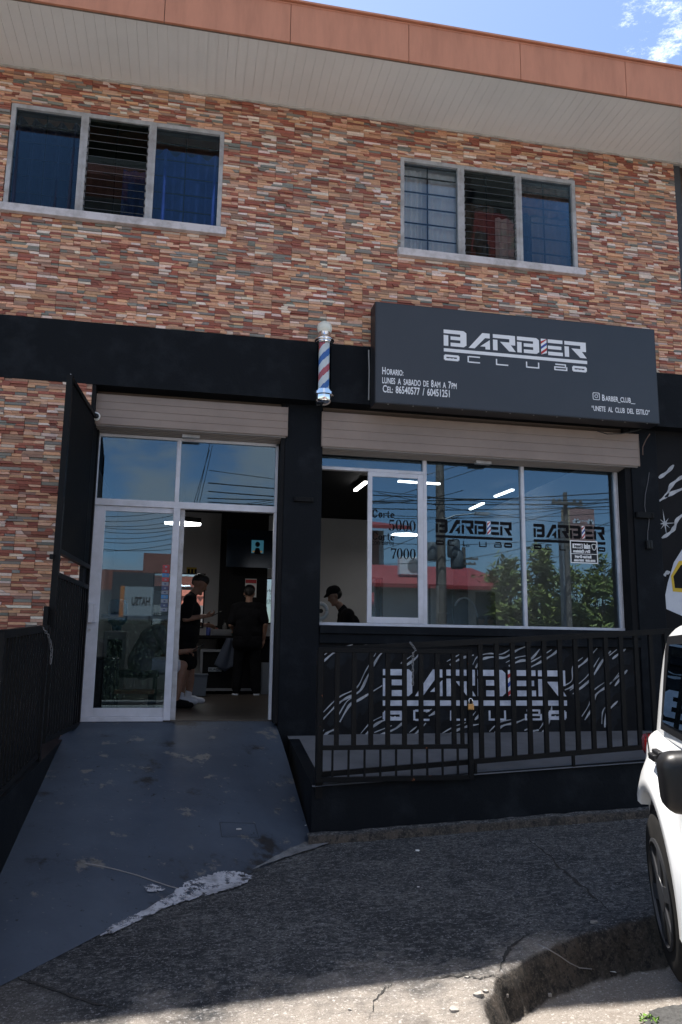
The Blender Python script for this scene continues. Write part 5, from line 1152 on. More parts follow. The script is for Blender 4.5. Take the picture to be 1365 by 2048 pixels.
b = MB(); b.box(a.x-.22, a.x+.24, 1.15, 1.55, .13, .16); b.build('table_top', mat('warm wood', (.34, .16, .08), .45, var=(.24, .10, .05), vscale=3, stretch=(1, 8, 1)), t)
for sx_ in (-.18, .2):
    for sy_ in (1.18, 1.52): b = MB(); b.box(a.x+sx_-.02, a.x+sx_+.02, sy_-.02, sy_+.02, FL, .129); b.build('leg', blk_pl, t)
b = MB(); b.box(a.x-.15, a.x+.05, 1.2, 1.45, .161, .168); b.cur = 1; b.box(a.x-.13, a.x+.0, 1.22, 1.40, .1685, .1695); tag(b.build('magazine', [mat('tan cover', (.45, .3, .15), .4), mat('cover picture', (.12, .06, .05), .4)]), 'magazine lying on the low wooden table', 'magazine')
# things seen through the shop window
a = at(945, 1250, 3.2); t = thing('ring_lamp', 'white arc of a ring lamp standing behind the middle window pane', 'lamp', (a.x, 3.2, FL))
c = at(930, 1235, 3.2); b = MB(); b.tube([(c.x+.20*math.cos(R(q)), 3.2, c.z-.05+.34*math.sin(R(q))) for q in range(10, 150, 10)], .014, 8); b.build('ring_light', mat('pale ring', (.7, .72, .75), .4), t, smooth=True)
b = MB(); b.tube([(c.x+.2, 3.2, FL), (c.x+.2, 3.2, c.z)], .012, 8); b.lathe([(.16, 0), (.16, .02), (0, .022)], (c.x+.2, 3.2, FL), 16); b.build('stand', blk_pl, t)
a, c = at(953, 1256, 3.9), at(991, 1185, 3.9); t = thing('poster_board', 'pale poster board with two drawn brown haired heads behind the middle window pane', 'poster', (a.x, 3.9, a.z))
b = MB(); b.box(a.x, c.x, 3.9, 3.92, a.z-.35, c.z); b.build('board', mat('pale board', (.24, .23, .22), .7), t)
for k_, dx in enumerate((.25, .72)):
    hx = a.x+(c.x-a.x)*dx; hz2 = at(970, 1242, 3.9).z; b = MB(); b.prism([(.055*math.cos(i*.42), .06*math.sin(i*.42)) for i in range(15)], (hx, 3.899, hz2), X, Z, .002); h_ = b.build('drawn_face', mat('drawn face', (.38, .22, .15), .7), t)
    b = MB(); b.prism([(.062*math.cos(i*.42), .015+.06*math.sin(i*.42)) for i in range(8)], (hx, 3.8965, hz2+.005), X, Z, .002); b.build('drawn_hair', mat('drawn hair', (.07, .035, .025), .7), h_)
    b = MB(); b.prism([(-.07, -.16), (.07, -.16), (.05, -.062), (-.05, -.062)], (hx, 3.899, hz2), X, Z, .002); b.build('drawn_collar', white_pl, t)
a = at(905, 1252, 3.4); t = thing('barber_chair', 'black barber chair with rounded headrest behind the middle window pane', 'chair', (a.x, 3.4, FL))
pad(a.x-.28, a.x+.24, 3.15, 3.65, .42, .54, 'seat'); pad(a.x-.26, a.x+.22, 3.66, 3.78, .50, 1.02, 'backrest'); pad(a.x-.12, a.x+.08, 3.66, 3.76, 1.05, 1.22, 'headrest')
for sx_ in (-.33, .25): pad(a.x+sx_, a.x+sx_+.08, 3.2, 3.62, .62, .68, 'armrest')
b = MB(); b.lathe([(.28, 0), (.28, .03), (.05, .05), (.05, .42)], (a.x-.02, 3.4, FL), 24); b.build('pedestal', chrome, t, smooth='auto')
a = at(642, 1222, 2.6); t = thing('desk_fan', 'small white round fan at the left edge of the open window section', 'fan', (a.x, 2.6, a.z-.15))
b = MB(); b.tube([(a.x+.085*math.cos(R(q)), 2.6, a.z+.10*math.sin(R(q))) for q in range(0, 361, 15)], .028, 8); b.build('fan_ring', white_pl, t, smooth=True)
b = MB(); b.lathe([(.03, -.02), (.03, .02)], (a.x, 2.6, a.z), 12, 'y'); b.build('fan_hub', blk_pl, t); b = MB(); b.tube([(a.x, 2.6, a.z-.12), (a.x, 2.6, a.z-.22)], .02, 8); b.build('fan_stand', white_pl, t)
b = MB(); b.box(a.x-.3, a.x+.5, 2.35, 2.75, a.z-.27, a.z-.222); b.box(a.x-.25, a.x+.45, 2.4, 2.7, FL, a.z-.271); tag(b.build('work_table', black_in), 'black work table in front of the person in the cap', 'table')
b = MB(); a = at(905, 1190, 4.2)
# ================================================================== white SUV parked at the right
K = 1.235
CQ = (2.138, -4.7097, -.664, .392, -.0028, -.0734)
def car_frame(q, k=K):
    x, y, z, h, pit, rl = q
    F = Vector((-math.sin(h)*math.cos(pit), -math.cos(h)*math.cos(pit), math.sin(pit))); Rr = Vector((-math.cos(h), math.sin(h), 0)); U = Rr.cross(F)
    if U.z < 0: U = -U
    O = Rr*math.cos(rl)+U*math.sin(rl); U2 = U*math.cos(rl)-Rr*math.sin(rl); P = CP+(Vector((x, y, z))-CP)*k
    return F, O, U2, P
F_, O_, U_, P_ = car_frame(CQ)
W2_ = .90                                              # half width; local y runs outward on the right, the axle line at -W2_
def CL(f, o, u): return Vector((f, o-W2_, u))          # car-local: x forward, y to the right side, z up, centre line at 0
suv = bpy.data.objects.new('parked_suv', None); COL.objects.link(suv); WL['parked_suv'] = Vector((0, 0, 0))
tag(suv, 'white two door SUV parked at an angle at the right edge, black mirror towards us', 'car')
def cb(name, b, m, parent=None, **k):                 # meshes are written in car-local space
    return b.build(name, m, parent or suv, **k)
stn = [(-.62, .78, .62, .98), (-.60, .82, .52, 1.08), (-.53, .865, .44, 1.14), (-.33, .90, .41, 1.17), (0, .905, .40, 1.17), (.45, .90, .40, 1.16), (1.2, .895, .40, 1.14), (1.9, .89, .40, 1.12), (2.1, .885, .40, 1.10), (2.5, .875, .40, 1.07), (2.95, .85, .42, 1.02), (3.12, .80, .45, .96), (3.18, .74, .50, .90)]
def ring_sec(x, hw, z0, z1):
    zz_ = [z0, z0+.02, z0+.10, z0+(z1-z0)*.45, z0+(z1-z0)*.62, z0+(z1-z0)*.82, z1-.02, z1+.012]
    ww = [hw*.80, hw*.955, hw*.985, hw*1.0, hw*.993, hw*.972, hw*.945, hw*.80]
    R_ = [(x, w, z) for w, z in zip(ww, zz_)]+[(x, .35, z1+.045), (x, 0, z1+.055)]
    return R_+[(x, -w, z) for x, w, z in R_[-2::-1]]+[(x, -hw*.5, z0), (x, hw*.5, z0)]
b = MB(); S = [ring_sec(*s) for s in stn]; n = len(S[0]); vs = [v for s in S for v in s]
b.add(vs, [(i*n+k, i*n+(k+1) % n, (i+1)*n+(k+1) % n, (i+1)*n+k) for i in range(len(S)-1) for k in range(n)]+[tuple(range(n))[::-1], tuple(range((len(S)-1)*n, len(S)*n))])
# greenhouse
gh = [(-.585, .70, 1.12, .62, 1.60, -.50), (-.46, .80, 1.15, .685, 1.74, -.41), (.2, .83, 1.15, .72, 1.795, .2), (1.2, .83, 1.13, .71, 1.77, .95), (2.0, .80, 1.10, .66, 1.70, 1.25)]
vs = []; m_ = 9
for x, hw, z0, hw2, z1, xt in gh:
    sec = [(x, hw, z0), (x+(xt-x)*.5, hw*.985-(hw-hw2)*.38, z0+(z1-z0)*.5), (xt, hw2, z1-.05), (xt, hw2-.05, z1-.008), (xt, 0, z1+.015)]
    vs += sec+[(q[0], -q[1], q[2]) for q in sec[-2::-1]]
b.add(vs, [(i*m_+k, i*m_+k+1, (i+1)*m_+k+1, (i+1)*m_+k) for i in range(len(gh)-1) for k in range(m_-1)]+[tuple(range(m_))[::-1], tuple(range((len(gh)-1)*m_, len(gh)*m_))])
body = cb('body', b, carpaint, smooth='auto'); ss = body.modifiers.new('sub', 'SUBSURF'); ss.levels = 2; ss.render_levels = 2
# cut the wheel arches
WR = .405; WX = (0.0, 2.42)
cut = MB()
for x in WX:
    for s in (-1, 1): cut.lathe([(.47, 0), (.47, .34)], (x, .60 if s > 0 else -.94, WR), 40, 'y')
co = cut.build('arch_cut', black_in); co.hide_render = True
bm_ = body.modifiers.new('arch', 'BOOLEAN'); bm_.operation = 'DIFFERENCE'; bm_.object = co; bm_.solver = 'EXACT'
dg = bpy.context.evaluated_depsgraph_get(); dg.update(); me = bpy.data.meshes.new_from_object(body.evaluated_get(dg)); body.modifiers.clear(); body.data = me; bpy.data.objects.remove(co); me.shade_smooth(); me.set_sharp_from_angle(angle=R(42))
while len(me.materials) > 1: me.materials.pop()
b = MB()
for x in WX:
    for s in (-1, 1): b.lathe([(.465, 0), (.465, .30)], (x, .585 if s > 0 else -.885, WR), 40, 'y')
cb('wheel_well', b, blk_pl)
# flared arches, bulging out over the wheels
for x in WX:
    for s in (-1, 1):
        b = MB(); n_ = 30; vs = []; prof = [(.455, .86), (.462, .935), (.485, .950), (.53, .945), (.60, .918), (.68, .875)]
        for i in range(n_+1):
            a = R(-16+148*i/n_)
            for r_, o in prof: vs.append((x+r_*math.cos(a)*1.02, s*o, WR+r_*math.sin(a)*.98))
        m2 = len(prof); b.add(vs, [(i*m2+k, i*m2+k+1, (i+1)*m2+k+1, (i+1)*m2+k) for i in range(n_) for k in range(m2-1)]); cb('wheel_flare', b, carpaint, smooth=True)
for x in WX:
    for s in (-1, 1):
        yc = s*.815; b = MB(); b.lathe([(.26, -.115), (.37, -.12), (.41, -.10), (.425, -.06), (.425, .06), (.41, .10), (.37, .12), (.26, .115)], (x, yc, .345), 48, 'y')
        ty = cb('wheel', b, tyrem, smooth='auto')
        b = MB(); b.lathe([(.265, .10), (.275, .124), (.258, .130), (.25, .09), (.10, .08), (.09, .125), (0, .13)] if s > 0 else [(.265, -.10), (.275, -.124), (.258, -.130), (.25, -.09), (.10, -.08), (.09, -.125), (0, -.13)], (x, yc, .345), 40, 'y')
        for k in range(6):
            a = R(60*k+12); d = Vector((math.cos(a), 0, math.sin(a))); c0 = Vector((x, yc+s*.108, .345)); b.bar(c0+d*.07, c0+d*.25, .075, .03, up=(0, 1, 0))
        cb('rim', b, rimm, ty, smooth='auto')
# windows: outlines on the right and left flank, following the tumblehome
def flank(x, z, s, off=.0):
    hw = .822-(z-1.15)*.175 if z > 1.15 else .86
    return (x, s*(hw+off), z)
for s in (-1, 1):
    def pan(name, pts, m, off, parent=None, th=.004):
        b = MB(); P = [Vector(flank(x, z, s, off)) for x, z in pts]; n = len(P); b.add(P+[p-Vector((0, s*th, 0)) for p in P], [tuple(range(n)), tuple(range(n, 2*n))[::-1]]+[(i, (i+1) % n, (i+1) % n+n, i+n) for i in range(n)]); return cb(name, b, m, parent)
    tr = pan('window_trim', [(-.02, 1.19), (1.90, 1.16), (1.38, 1.64), (.98, 1.70), (.06, 1.69), (.0, 1.62)], blk_pl, .012)
    pan('window_pane', [(.06, 1.235), (1.74, 1.21), (1.32, 1.60), (.96, 1.65), (.13, 1.645)], car_glass, .018, tr)
    # door shut line, handle, mouldings
    b = MB(); b.box(-.062, -.055, s*.893, s*.899, .95, 1.17); b.box(1.72, 1.728, s*.888, s*.894, .52, 1.14); cb('door_gap', b, blk_pl)
    b = MB(); b.box(.08, .26, s*.872, s*.905, 1.045, 1.10); b.box(.10, .25, s*.905, s*.930, 1.05, 1.085); cb('door_handle', b, blk_pl, bevel=.008)
    b = MB(); b.box(.12, 2.0, s*.87, s*.905, .40, .50); cb('sill_moulding', b, carpaint, bevel=.02)
    # mirror
    b = MB(); b.box(1.70, 1.86, s*.945, s*1.168, 1.095, 1.295); o = cb('door_mirror', b, blk_pl, bevel=.0); bv = o.modifiers.new('b', 'BEVEL'); bv.width = .05; bv.segments = 4; o.data.shade_smooth()
    b = MB(); b.box(1.74, 1.80, s*.82, s*.96, 1.12, 1.17); cb('mirror_arm', b, blk_pl, o)
    b = MB(); b.box(1.697, 1.6995, s*.975, s*1.14, 1.12, 1.27); cb('mirror_glass', b, mirrorm, o)
    b = MB(); b.box(-.625, -.47, s*.70, s*.845, .98, 1.11); cb('tail_lamp', b, redlens, bevel=.03)
    b = MB(); b.box(2.95, 3.15, s*.52, s*.76, .72, .90); cb('headlight', b, mat('lamp glass', (.6, .62, .65), .1, coat=1), bevel=.04)
b = MB(); b.box(-.72, -.56, -.74, .74, .46, .66); cb('rear_bumper', b, carpaint, bevel=.05)
b = MB(); b.box(3.08, 3.28, -.78, .78, .45, .68); cb('front_bumper', b, carpaint, bevel=.06)
b = MB(); b.box(3.16, 3.20, -.45, .45, .72, .86); cb('grille', b, blk_pl)
b = MB(); b.add([(-.60, -.60, 1.19), (-.60, .60, 1.19), (-.535, .54, 1.55), (-.535, -.54, 1.55)], [(0, 1, 2, 3)]); o = cb('rear_window', b, car_glass); o.modifiers.new('s', 'SOLIDIFY').thickness = .01
b = MB(); b.add([(2.01, -.68, 1.14), (2.01, .68, 1.14), (1.30, .58, 1.66), (1.30, -.58, 1.66)], [(0, 1, 2, 3)]); o = cb('windscreen', b, car_glass); o.modifiers.new('s', 'SOLIDIFY').thickness = .01
def set_car(o, q, k=K):
    F, O, U2, P = car_frame(q, k); Rm = Matrix((F, -O, U2)).transposed()
    o.matrix_world = Matrix.Translation(P-O*W2_) @ Rm.to_4x4()
set_car(suv, CQ)
# ================================================================== across the street (what the glass mirrors)
LOT = .30
b = MB(); b.box(-60, 60, -60, -20.5, -1.3, STREET+.16); b.build('opposite_pavement', streetm, kind='structure')
b = MB(); b.box(9.5, 26, -60, -22.5, STREET+.17, LOT); b.build('raised_lot', streetm, kind='structure')
other = copy_tree(suv); other.name = 'parked_suv.001'; 
for s in (-1, 1): b = MB(); b.bar((-.45, s*.60, 1.86), (.95, s*.60, 1.845), .035, .03); b.box(-.40, -.34, s*.585, s*.615, 1.75, 1.845); b.box(.86, .92, s*.585, s*.615, 1.75, 1.83); WL[other.name] = Vector((0, 0, 0)); cb('roof_rail', b, blk_pl, other)
for x in (-.1, .3, .7): b = MB(); b.box(x-.03, x+.03, -.62, .62, 1.855, 1.885); cb('rack_bar', b, alu_old, other)
other['label'] = 'far white SUV with red tail lamps across the street, mirrored in the right pane'
v = behind(1093, 1232, 34); ph = R(160)
other.matrix_world = Matrix.Translation((v.x, v.y, v.z-1.86)) @ Matrix.Rotation(ph, 4, 'Z')
opp = thing('corner_store', 'low cream store with red sheet roof across the street, mirrored in the shop window', 'building', tuple(behind(870, 1320, 24.5)))
a, c = behind(745, 1172, 24), behind(1005, 1172, 24); zt = a.z; base = STREET+.1
b = MB(); lx = behind(690, 1172, 24).x; b.box(lx, c.x, -33, a.y, base, zt); b.build('wall', concrete_far, opp)
b = MB(); ex0, ex1 = lx-.5, c.x+.5; r0 = behind(850, 1152, 27).z
b.add([(ex0, a.y+.8, zt-.10), (ex1, a.y+.8, zt-.10), (ex1, a.y-5, r0+.5), (ex0, a.y-5, r0+.5), (ex0, a.y+.8, zt+.06), (ex1, a.y+.8, zt+.06), (ex1, a.y-5, r0+.66), (ex0, a.y-5, r0+.66)], [(0, 1, 2, 3), (4, 5, 6, 7), (0, 1, 5, 4), (1, 2, 6, 5), (3, 0, 4, 7)])
b.build('roof', redroof, opp)
for i in range(3):
    w0 = lx+3+i*2.6; b = MB(); b.box(w0, w0+1.7, a.y+.003, a.y+.03, .1, 1.5); b.build('window', mat('dark far window', (.03, .035, .04), .2), opp)
b = MB(); b.box(lx+.6, lx+1.9, a.y+.003, a.y+.04, base, 1.7); b.build('door', rustwall, opp)
t = thing('air_conditioner', 'white outdoor air conditioning unit on the red roof across the street, mirrored in the sash', 'air conditioner', tuple(behind(818, 1150, 25)))
a, c = behind(799, 1149, 25), behind(846, 1115, 25)
b = MB(); b.box(a.x, c.x, a.y-.35, a.y, a.z, c.z); b.build('casing', white_pl, t, bevel=.02)
b = MB(); b.lathe([(.30, 0), (.30, .012), (0, .013)], ((a.x+c.x)/2+.12, a.y+.001, (a.z+c.z)/2), 28, 'y'); b.build('fan_grille', mat('grey grille', (.2, .2, .2), .6), t)
b = MB(); b.box(a.x+.1, a.x+.15, a.y-.3, a.y-.05, a.z-.6, a.z); b.box(c.x-.15, c.x-.1, a.y-.3, a.y-.05, a.z-.6, a.z); b.build('stand', alu_old, t)
tall = thing('tall_building', 'tall building with red roof and terracotta walls across the street, mirrored left in the sash', 'building', tuple(behind(745, 1300, 40)))
a, c = behind(640, 1112, 40), behind(766, 1062, 40); b = MB(); b.box(behind(655, 1112, 40).x, c.x, a.y-8, a.y, STREET, c.z); b.build('wall', rustwall, tall); b = MB(); b.box(c.x-.25, c.x+.05, a.y-.3, a.y+.03, STREET, c.z); b.build('corner_strip', concrete_far, tall)
b = MB(); b.add([(behind(640, 1112, 40).x, a.y+1.6, c.z-.1), (c.x+1.4, a.y+1.6, c.z-.1), (c.x+1.4, a.y-8, c.z+1.6), (behind(640, 1112, 40).x, a.y-8, c.z+1.6), (behind(640, 1112, 40).x, a.y+1.6, c.z+.12), (c.x+1.4, a.y+1.6, c.z+.12), (c.x+1.4, a.y-8, c.z+1.9), (behind(640, 1112, 40).x, a.y-8, c.z+1.9)], [(0, 1, 2, 3), (4, 5, 6, 7), (0, 1, 5, 4), (1, 2, 6, 5), (3, 0, 4, 7)]); b.build('roof', redroof, tall)
wh = thing('warehouse', 'terracotta corrugated warehouse with stepped roof across the street, mirrored in the door leaf', 'building', tuple(behind(280, 1300, 30)))
a, c = behind(120, 1135, 30), behind(420, 1129, 30); s_ = behind(288, 1106, 30)
b = MB(); n = 90; xs = [a.x-6+(c.x+4-a.x+6)*i/n for i in range(n+1)]
b.add([(x, a.y+(.04 if i % 2 else -.04), STREET) for i, x in enumerate(xs)]+[(x, a.y+(.04 if i % 2 else -.04), a.z) for i, x in enumerate(xs)], [(i, i+1, n+2+i, n+1+i) for i in range(n)]); b.build('cladding', rustwall, wh)
b = MB(); b.box(a.x-6, c.x+4, a.y+.05, a.y+.4, STREET, behind(280, 1182, 30).z); b.build('lower_wall', mat('dark grey render', (.10, .10, .10), .8, var=(.06, .06, .06), vscale=.8), wh)
b = MB(); b.box(a.x-6, c.x+4, a.y-14, a.y-.1, STREET, a.z-.05); b.build('wall', rustwall, wh)
b = MB(); b.box(s_.x, c.x+4, a.y-6, a.y+.08, a.z-.4, s_.z); b.build('upper_wall', rustwall, wh)
b = MB(); b.box(s_.x-1.3, s_.x+1.0, a.y+.401, a.y+.45, a.z-2.0, a.z-.15); b.build('door', mat('dark doorway', (.04, .04, .042), .6), wh)
# grey board with orange edge
a, c = behind(247, 1231, 20), behind(308, 1174, 20); t = thing('roadside_board', 'grey roadside board lettered HATSU with orange edge, mirrored in the door leaf', 'sign', ((a.x+c.x)/2, a.y, base))
gb_ = mat('grey sign board', (.30, .305, .30), .6); x0, x1 = min(a.x, c.x), max(a.x, c.x)
b = MB(); b.box(x0, x1, a.y-.05, a.y, a.z, c.z); b.build('board', gb_, t); b = MB(); b.box(x0-.14, x0, a.y-.06, a.y+.003, a.z-.05, c.z+.02); b.build('orange_edge', mat('orange trim', (.5, .16, .04), .6), t)
b = MB(); put_text(b, 'HATSU', (x1-(x1-x0)*.12, a.y+.004, a.z+(c.z-a.z)*.36), -X, Z, .40, .012, width=(x1-x0)*.62); b.build('lettering', blackink, t)
for xx in (x0+.1, x1-.1): b = MB(); b.box(xx-.03, xx+.03, a.y-.1, a.y-.051, base, a.z); b.build('leg', blk_pl, t)
hp0, hp1 = behind(95, 1237, 18.6), behind(352, 1240, 18.6); hg = thing('added_hedge', 'dark clipped hedge across the street, mirrored low in the glass door leaf', 'hedge', ((hp0.x+hp1.x)/2, hp0.y, base)); rh = random.Random(9)  # hedge added to darken the sunlit pavement mirrored low in the door
b = MB(); b.box(hp0.x, hp1.x, hp0.y-.9, hp0.y-.1, base, hp0.z-.12); b.build('added_hedge_core', mat('added dark hedge core', (.012, .018, .010), .9, bump=.5), hg)
b = MB()
for i in range(5200):
    q = Vector((rh.uniform(hp0.x-.05, hp1.x+.05), hp0.y-rh.choice([rh.uniform(-.02, .12), rh.uniform(0, .95)]), 0)); top_ = q.y < hp0.y-.13; q.z = hp0.z-rh.uniform(0, .16) if top_ else rh.uniform(base, hp0.z)
    d = Vector((rh.gauss(0, 1), rh.gauss(0, 1), rh.gauss(0, 1))).normalized(); s = d.orthogonal().normalized(); b.add([q-d*.05, q+s*.025, q+d*.05, q-s*.025], [(0, 1, 2, 3)])
b.build('added_hedge_leaves', mat('added dark hedge leaf', (.022, .034, .016), .7, var=(.04, .05, .02), vscale=3), hg)
# poles
def pole(label, px, ytop, Yv, r, arms=(), cans=False, lamp=None, ybot=None):
    p = behind(px, ytop, Yv); t = thing('utility_pole', label, 'pole', (p.x, p.y, base)); b = MB(); b.tube([(p.x, p.y, STREET), (p.x, p.y, p.z)], [r*1.25, r*.8], 12); b.build('shaft', polem, t, smooth='auto')
    for py, hw in arms:
        z = behind(px, py, Yv).z; b = MB(); b.box(p.x-hw, p.x+hw, p.y+r, p.y+r+.1, z-.06, z+.06); b.build('crossarm', polem, t)
        for q in (-.9, -.5, .5, .9): b = MB(); b.lathe([(.05, 0), (.06, .05), (.03, .12), (0, .13)], (p.x+hw*q, p.y+r+.05, z+.06), 8); b.build('insulator', polem, t)
    if cans:
        for dx, py in ((-.42, 1106), (.40, 1098), (.52, 1120)):
            z = behind(px, py, Yv).z; b = MB(); b.lathe([(.2, -.3), (.22, -.26), (.22, .26), (.18, .32), (0, .33)], (p.x+dx, p.y+.2, z), 16); b.build('transformer', mat('grey can', (.12, .12, .12), .6), t, smooth='auto')
    if lamp:
        z = behind(px, lamp, Yv).z; b = MB(); b.tube([(p.x, p.y, z-.1), (p.x+.5, p.y+.1, z+.1), (p.x+1.3, p.y+.2, z+.2)], .03, 8); b.box(p.x+1.2, p.x+1.7, p.y+.1, p.y+.3, z+.14, z+.24); b.build('street_lamp_arm', alu_old, t)
    return p
p1 = pole('brown utility pole with transformers across the street, mirrored in the middle pane', 880, 880, 18, .17, ((1046, .0001), ), True, 1036)
p2 = pole('thin dark utility pole beside the billboard, mirrored in the right pane', 1130, 985, 19, .10, ((1008, .6),))
p3 = pole('distant utility pole with two crossarms, mirrored low in the middle pane', 928, 1095, 46, .16, ((1118, 1.0), (1128, .8)))
t = thing('pylon_sign', 'grey pylon carrying a dusty pink billboard across the street, mirrored in the right pane', 'sign', tuple(behind(1140, 1300, 20)))
a, c = behind(1141, 1070, 20.2), behind(1188, 1018, 20.2); x0, x1 = min(a.x, c.x), max(a.x, c.x)
b = MB(); b.box(x0, x1, a.y-.5, a.y, a.z-.25, c.z); b.build('billboard', mat('dusty pink board', (.42, .22, .19), .6), t)
b = MB(); b.box(x0-.1, x0, a.y-.5, a.y+.01, a.z-.6, c.z); b.build('board_side', mat('pale ochre edge', (.5, .36, .22), .6), t)
b = MB(); put_text(b, 'Damarena', (x1-.2, a.y+.004, (a.z+c.z)/2+.05), -X, Z, .14, .004, width=(x1-x0)*.45) if False else None
for q in (.16, .28, .74, .84):
    xx = x0+(x1-x0)*q
    for kk in range(3): b.prism([(.045*math.cos(i*.9), .075*math.sin(i*.9)) for i in range(7)], (xx+.05*kk, a.y+.001, (a.z+c.z)/2+.06*(kk % 2)), -X, Z, -.003-.001*kk)
b.prism([(-.22, -.012), (.22, -.012), (.22, .012), (-.22, .012)], ((x0+x1)/2, a.y+.001, (a.z+c.z)/2+.04), -X, Z, -.004)
b.build('flower_emblem', whiteink, t)
pq = behind(1137, 1100, 20.1); b = MB(); b.box(pq.x-.14, pq.x+.10, a.y-.4, a.y-.12, STREET, behind(1137, 1040, 20).z); b.build('pylon_post', mat('grey post', (.16, .16, .17), .6), t)
bright_ink = mat('bright white print', (.85, .85, .86), .5)
# dark framed dental sign on the inside of the right pane, so it reads backwards from the street
a, c = at(1141, 1126, GLASS+.006), at(1194, 1083, GLASS+.006); x0, x1 = a.x, c.x; yy = GLASS
t = thing('window_sign', 'small dark dental sign with white border and mirrored lettering on the right pane', 'sign', ((x0+x1)/2, yy, a.z))
b = MB(); b.box(x0, x1, yy-.0034, yy-.0044, a.z, c.z); b.build('sign_panel', mat('dark sign panel', (.028, .03, .036), .6, spec=.2), t)
W_, H_ = x1-x0, c.z-a.z; b = MB(); e = .011
for q in ((x0, x1, a.z, a.z+e), (x0, x1, c.z-e, c.z), (x0, x0+e, a.z+e, c.z-e), (x1-e, x1, a.z+e, c.z-e), (x0+e, x1-e, a.z+H_*.40, a.z+H_*.425)): b.box(q[0], q[1], yy-.0046, yy-.0056, q[2], q[3])
b.build('panel_border', bright_ink, t)
def ptext(s, u0, vv, wd, size, m=None, off=-.0060):
    b = MB(); put_text(b, s, (x1-W_*u0, yy+off, a.z+H_*vv), -X, Z, size, .004, width=W_*wd); b.build('lettering', m or bright_ink, t)
ptext('nisi', .27, .66, .23, H_*.32); ptext('Dra. Quintero', .28, .48, .62, H_*.16); ptext('Bot\u00e1nica Dental', .24, .24, .60, H_*.15); ptext('2222 4065   7077 6616', .10, .09, .78, H_*.10)
b = MB(); b.box(x0+W_*.09, x0+W_*.46, yy-.0046, yy-.0054, a.z+H_*.66, a.z+H_*.86); b.build('panel_plate', bright_ink, t); ptext('Dental', .56, .70, .30, H_*.17, mat('dark lettering', (.08, .08, .09), .6), -.0062)
b = MB(); b.tube([(x1-W_*(.13+.08*math.cos(q)), yy-.0060, a.z+H_*(.76+.13*math.sin(q)+.03*math.cos(2*q))) for q in [i*.42 for i in range(16)]], .004, 6); b.build('tooth_emblem', bright_ink, t)
# bamboo hedge: clumps one can tell apart
def leaf_clump(name, label, cx, cy, z0, h, w_, nleaf, m1, m2, seed, lsz=(.42, .10), stems=7, grp=None):
    r = random.Random(seed); t = thing(name, label, 'tree', (cx, cy, z0), grp); b = MB(); tops = []
    for i in range(stems):
        a = r.uniform(0, 6.28); d = r.uniform(.1, .5)*w_; hh = h*r.uniform(.65, 1.0); x, y = cx+math.cos(a)*d*.3, cy+math.sin(a)*d*.3; tx, ty_ = cx+math.cos(a)*d*1.6, cy+math.sin(a)*d*1.6
        pts = [(x+(tx-x)*(s**1.8), y+(ty_-y)*(s**1.8), z0+hh*s*(1-.10*s)) for s in (0, .25, .5, .75, 1)]; b.tube(pts, [.035, .03, .026, .018, .008], 6); tops.append(pts)
    b.build('trunk', trunkm, t)
    b = MB(); cents = []
    for i in range(26):
        pts = r.choice(tops); s = r.uniform(.25, 1); k = min(int(s*4), 3); p = Vector(pts[k]).lerp(Vector(pts[k+1]), s*4-k); cents.append((p+Vector((r.gauss(0, .28*w_), r.gauss(0, .28*w_), r.gauss(0, .3))), r.uniform(.3, .7)*w_*.55))
    for i in range(nleaf):
        c_, rad = r.choice(cents); p = c_+Vector((r.gauss(0, rad*.6), r.gauss(0, rad*.6), r.gauss(0, rad*.55)))
        d = Vector((r.gauss(0, 1), r.gauss(0, 1), r.uniform(-1.2, .3))).normalized(); s = d.orthogonal().normalized(); s = Matrix.Rotation(r.uniform(0, 6.28), 3, d) @ s; L_, w2 = lsz[0]*r.uniform(.6, 1.3), lsz[1]*r.uniform(.7, 1.3)
        b.cur = 0 if r.random() < .65 else 1; b.add([p-d*L_*.5, p+s*w2*.5, p+d*L_*.5, p-s*w2*.5], [(0, 1, 2, 3)])
    b.build('crown', [m1, m2], t); return t
for i, (px, top, Yv) in enumerate(((1012, 1108, 23), (1046, 1092, 22.4), (1078, 1080, 23), (1112, 1090, 22), (1150, 1098, 23), (1188, 1094, 22.5), (1222, 1104, 23), (985, 1150, 24.5))):
    p = behind(px, top, Yv); leaf_clump('bamboo', 'yellow green bamboo clump in the hedge across the street, mirrored in the right pane', p.x, p.y, base, (p.z-base)*1.08, .95, 2600, leafm, leafd, 40+i, grp='bamboo hedge across the street')
p = behind(962, 1122, 26); leaf_clump('slender_tree', 'slender sparse tree left of the bamboo hedge, mirrored in the middle pane', p.x, p.y, base, (p.z-base)*1.05, .8, 330, leafd, leafm, 77, stems=5)
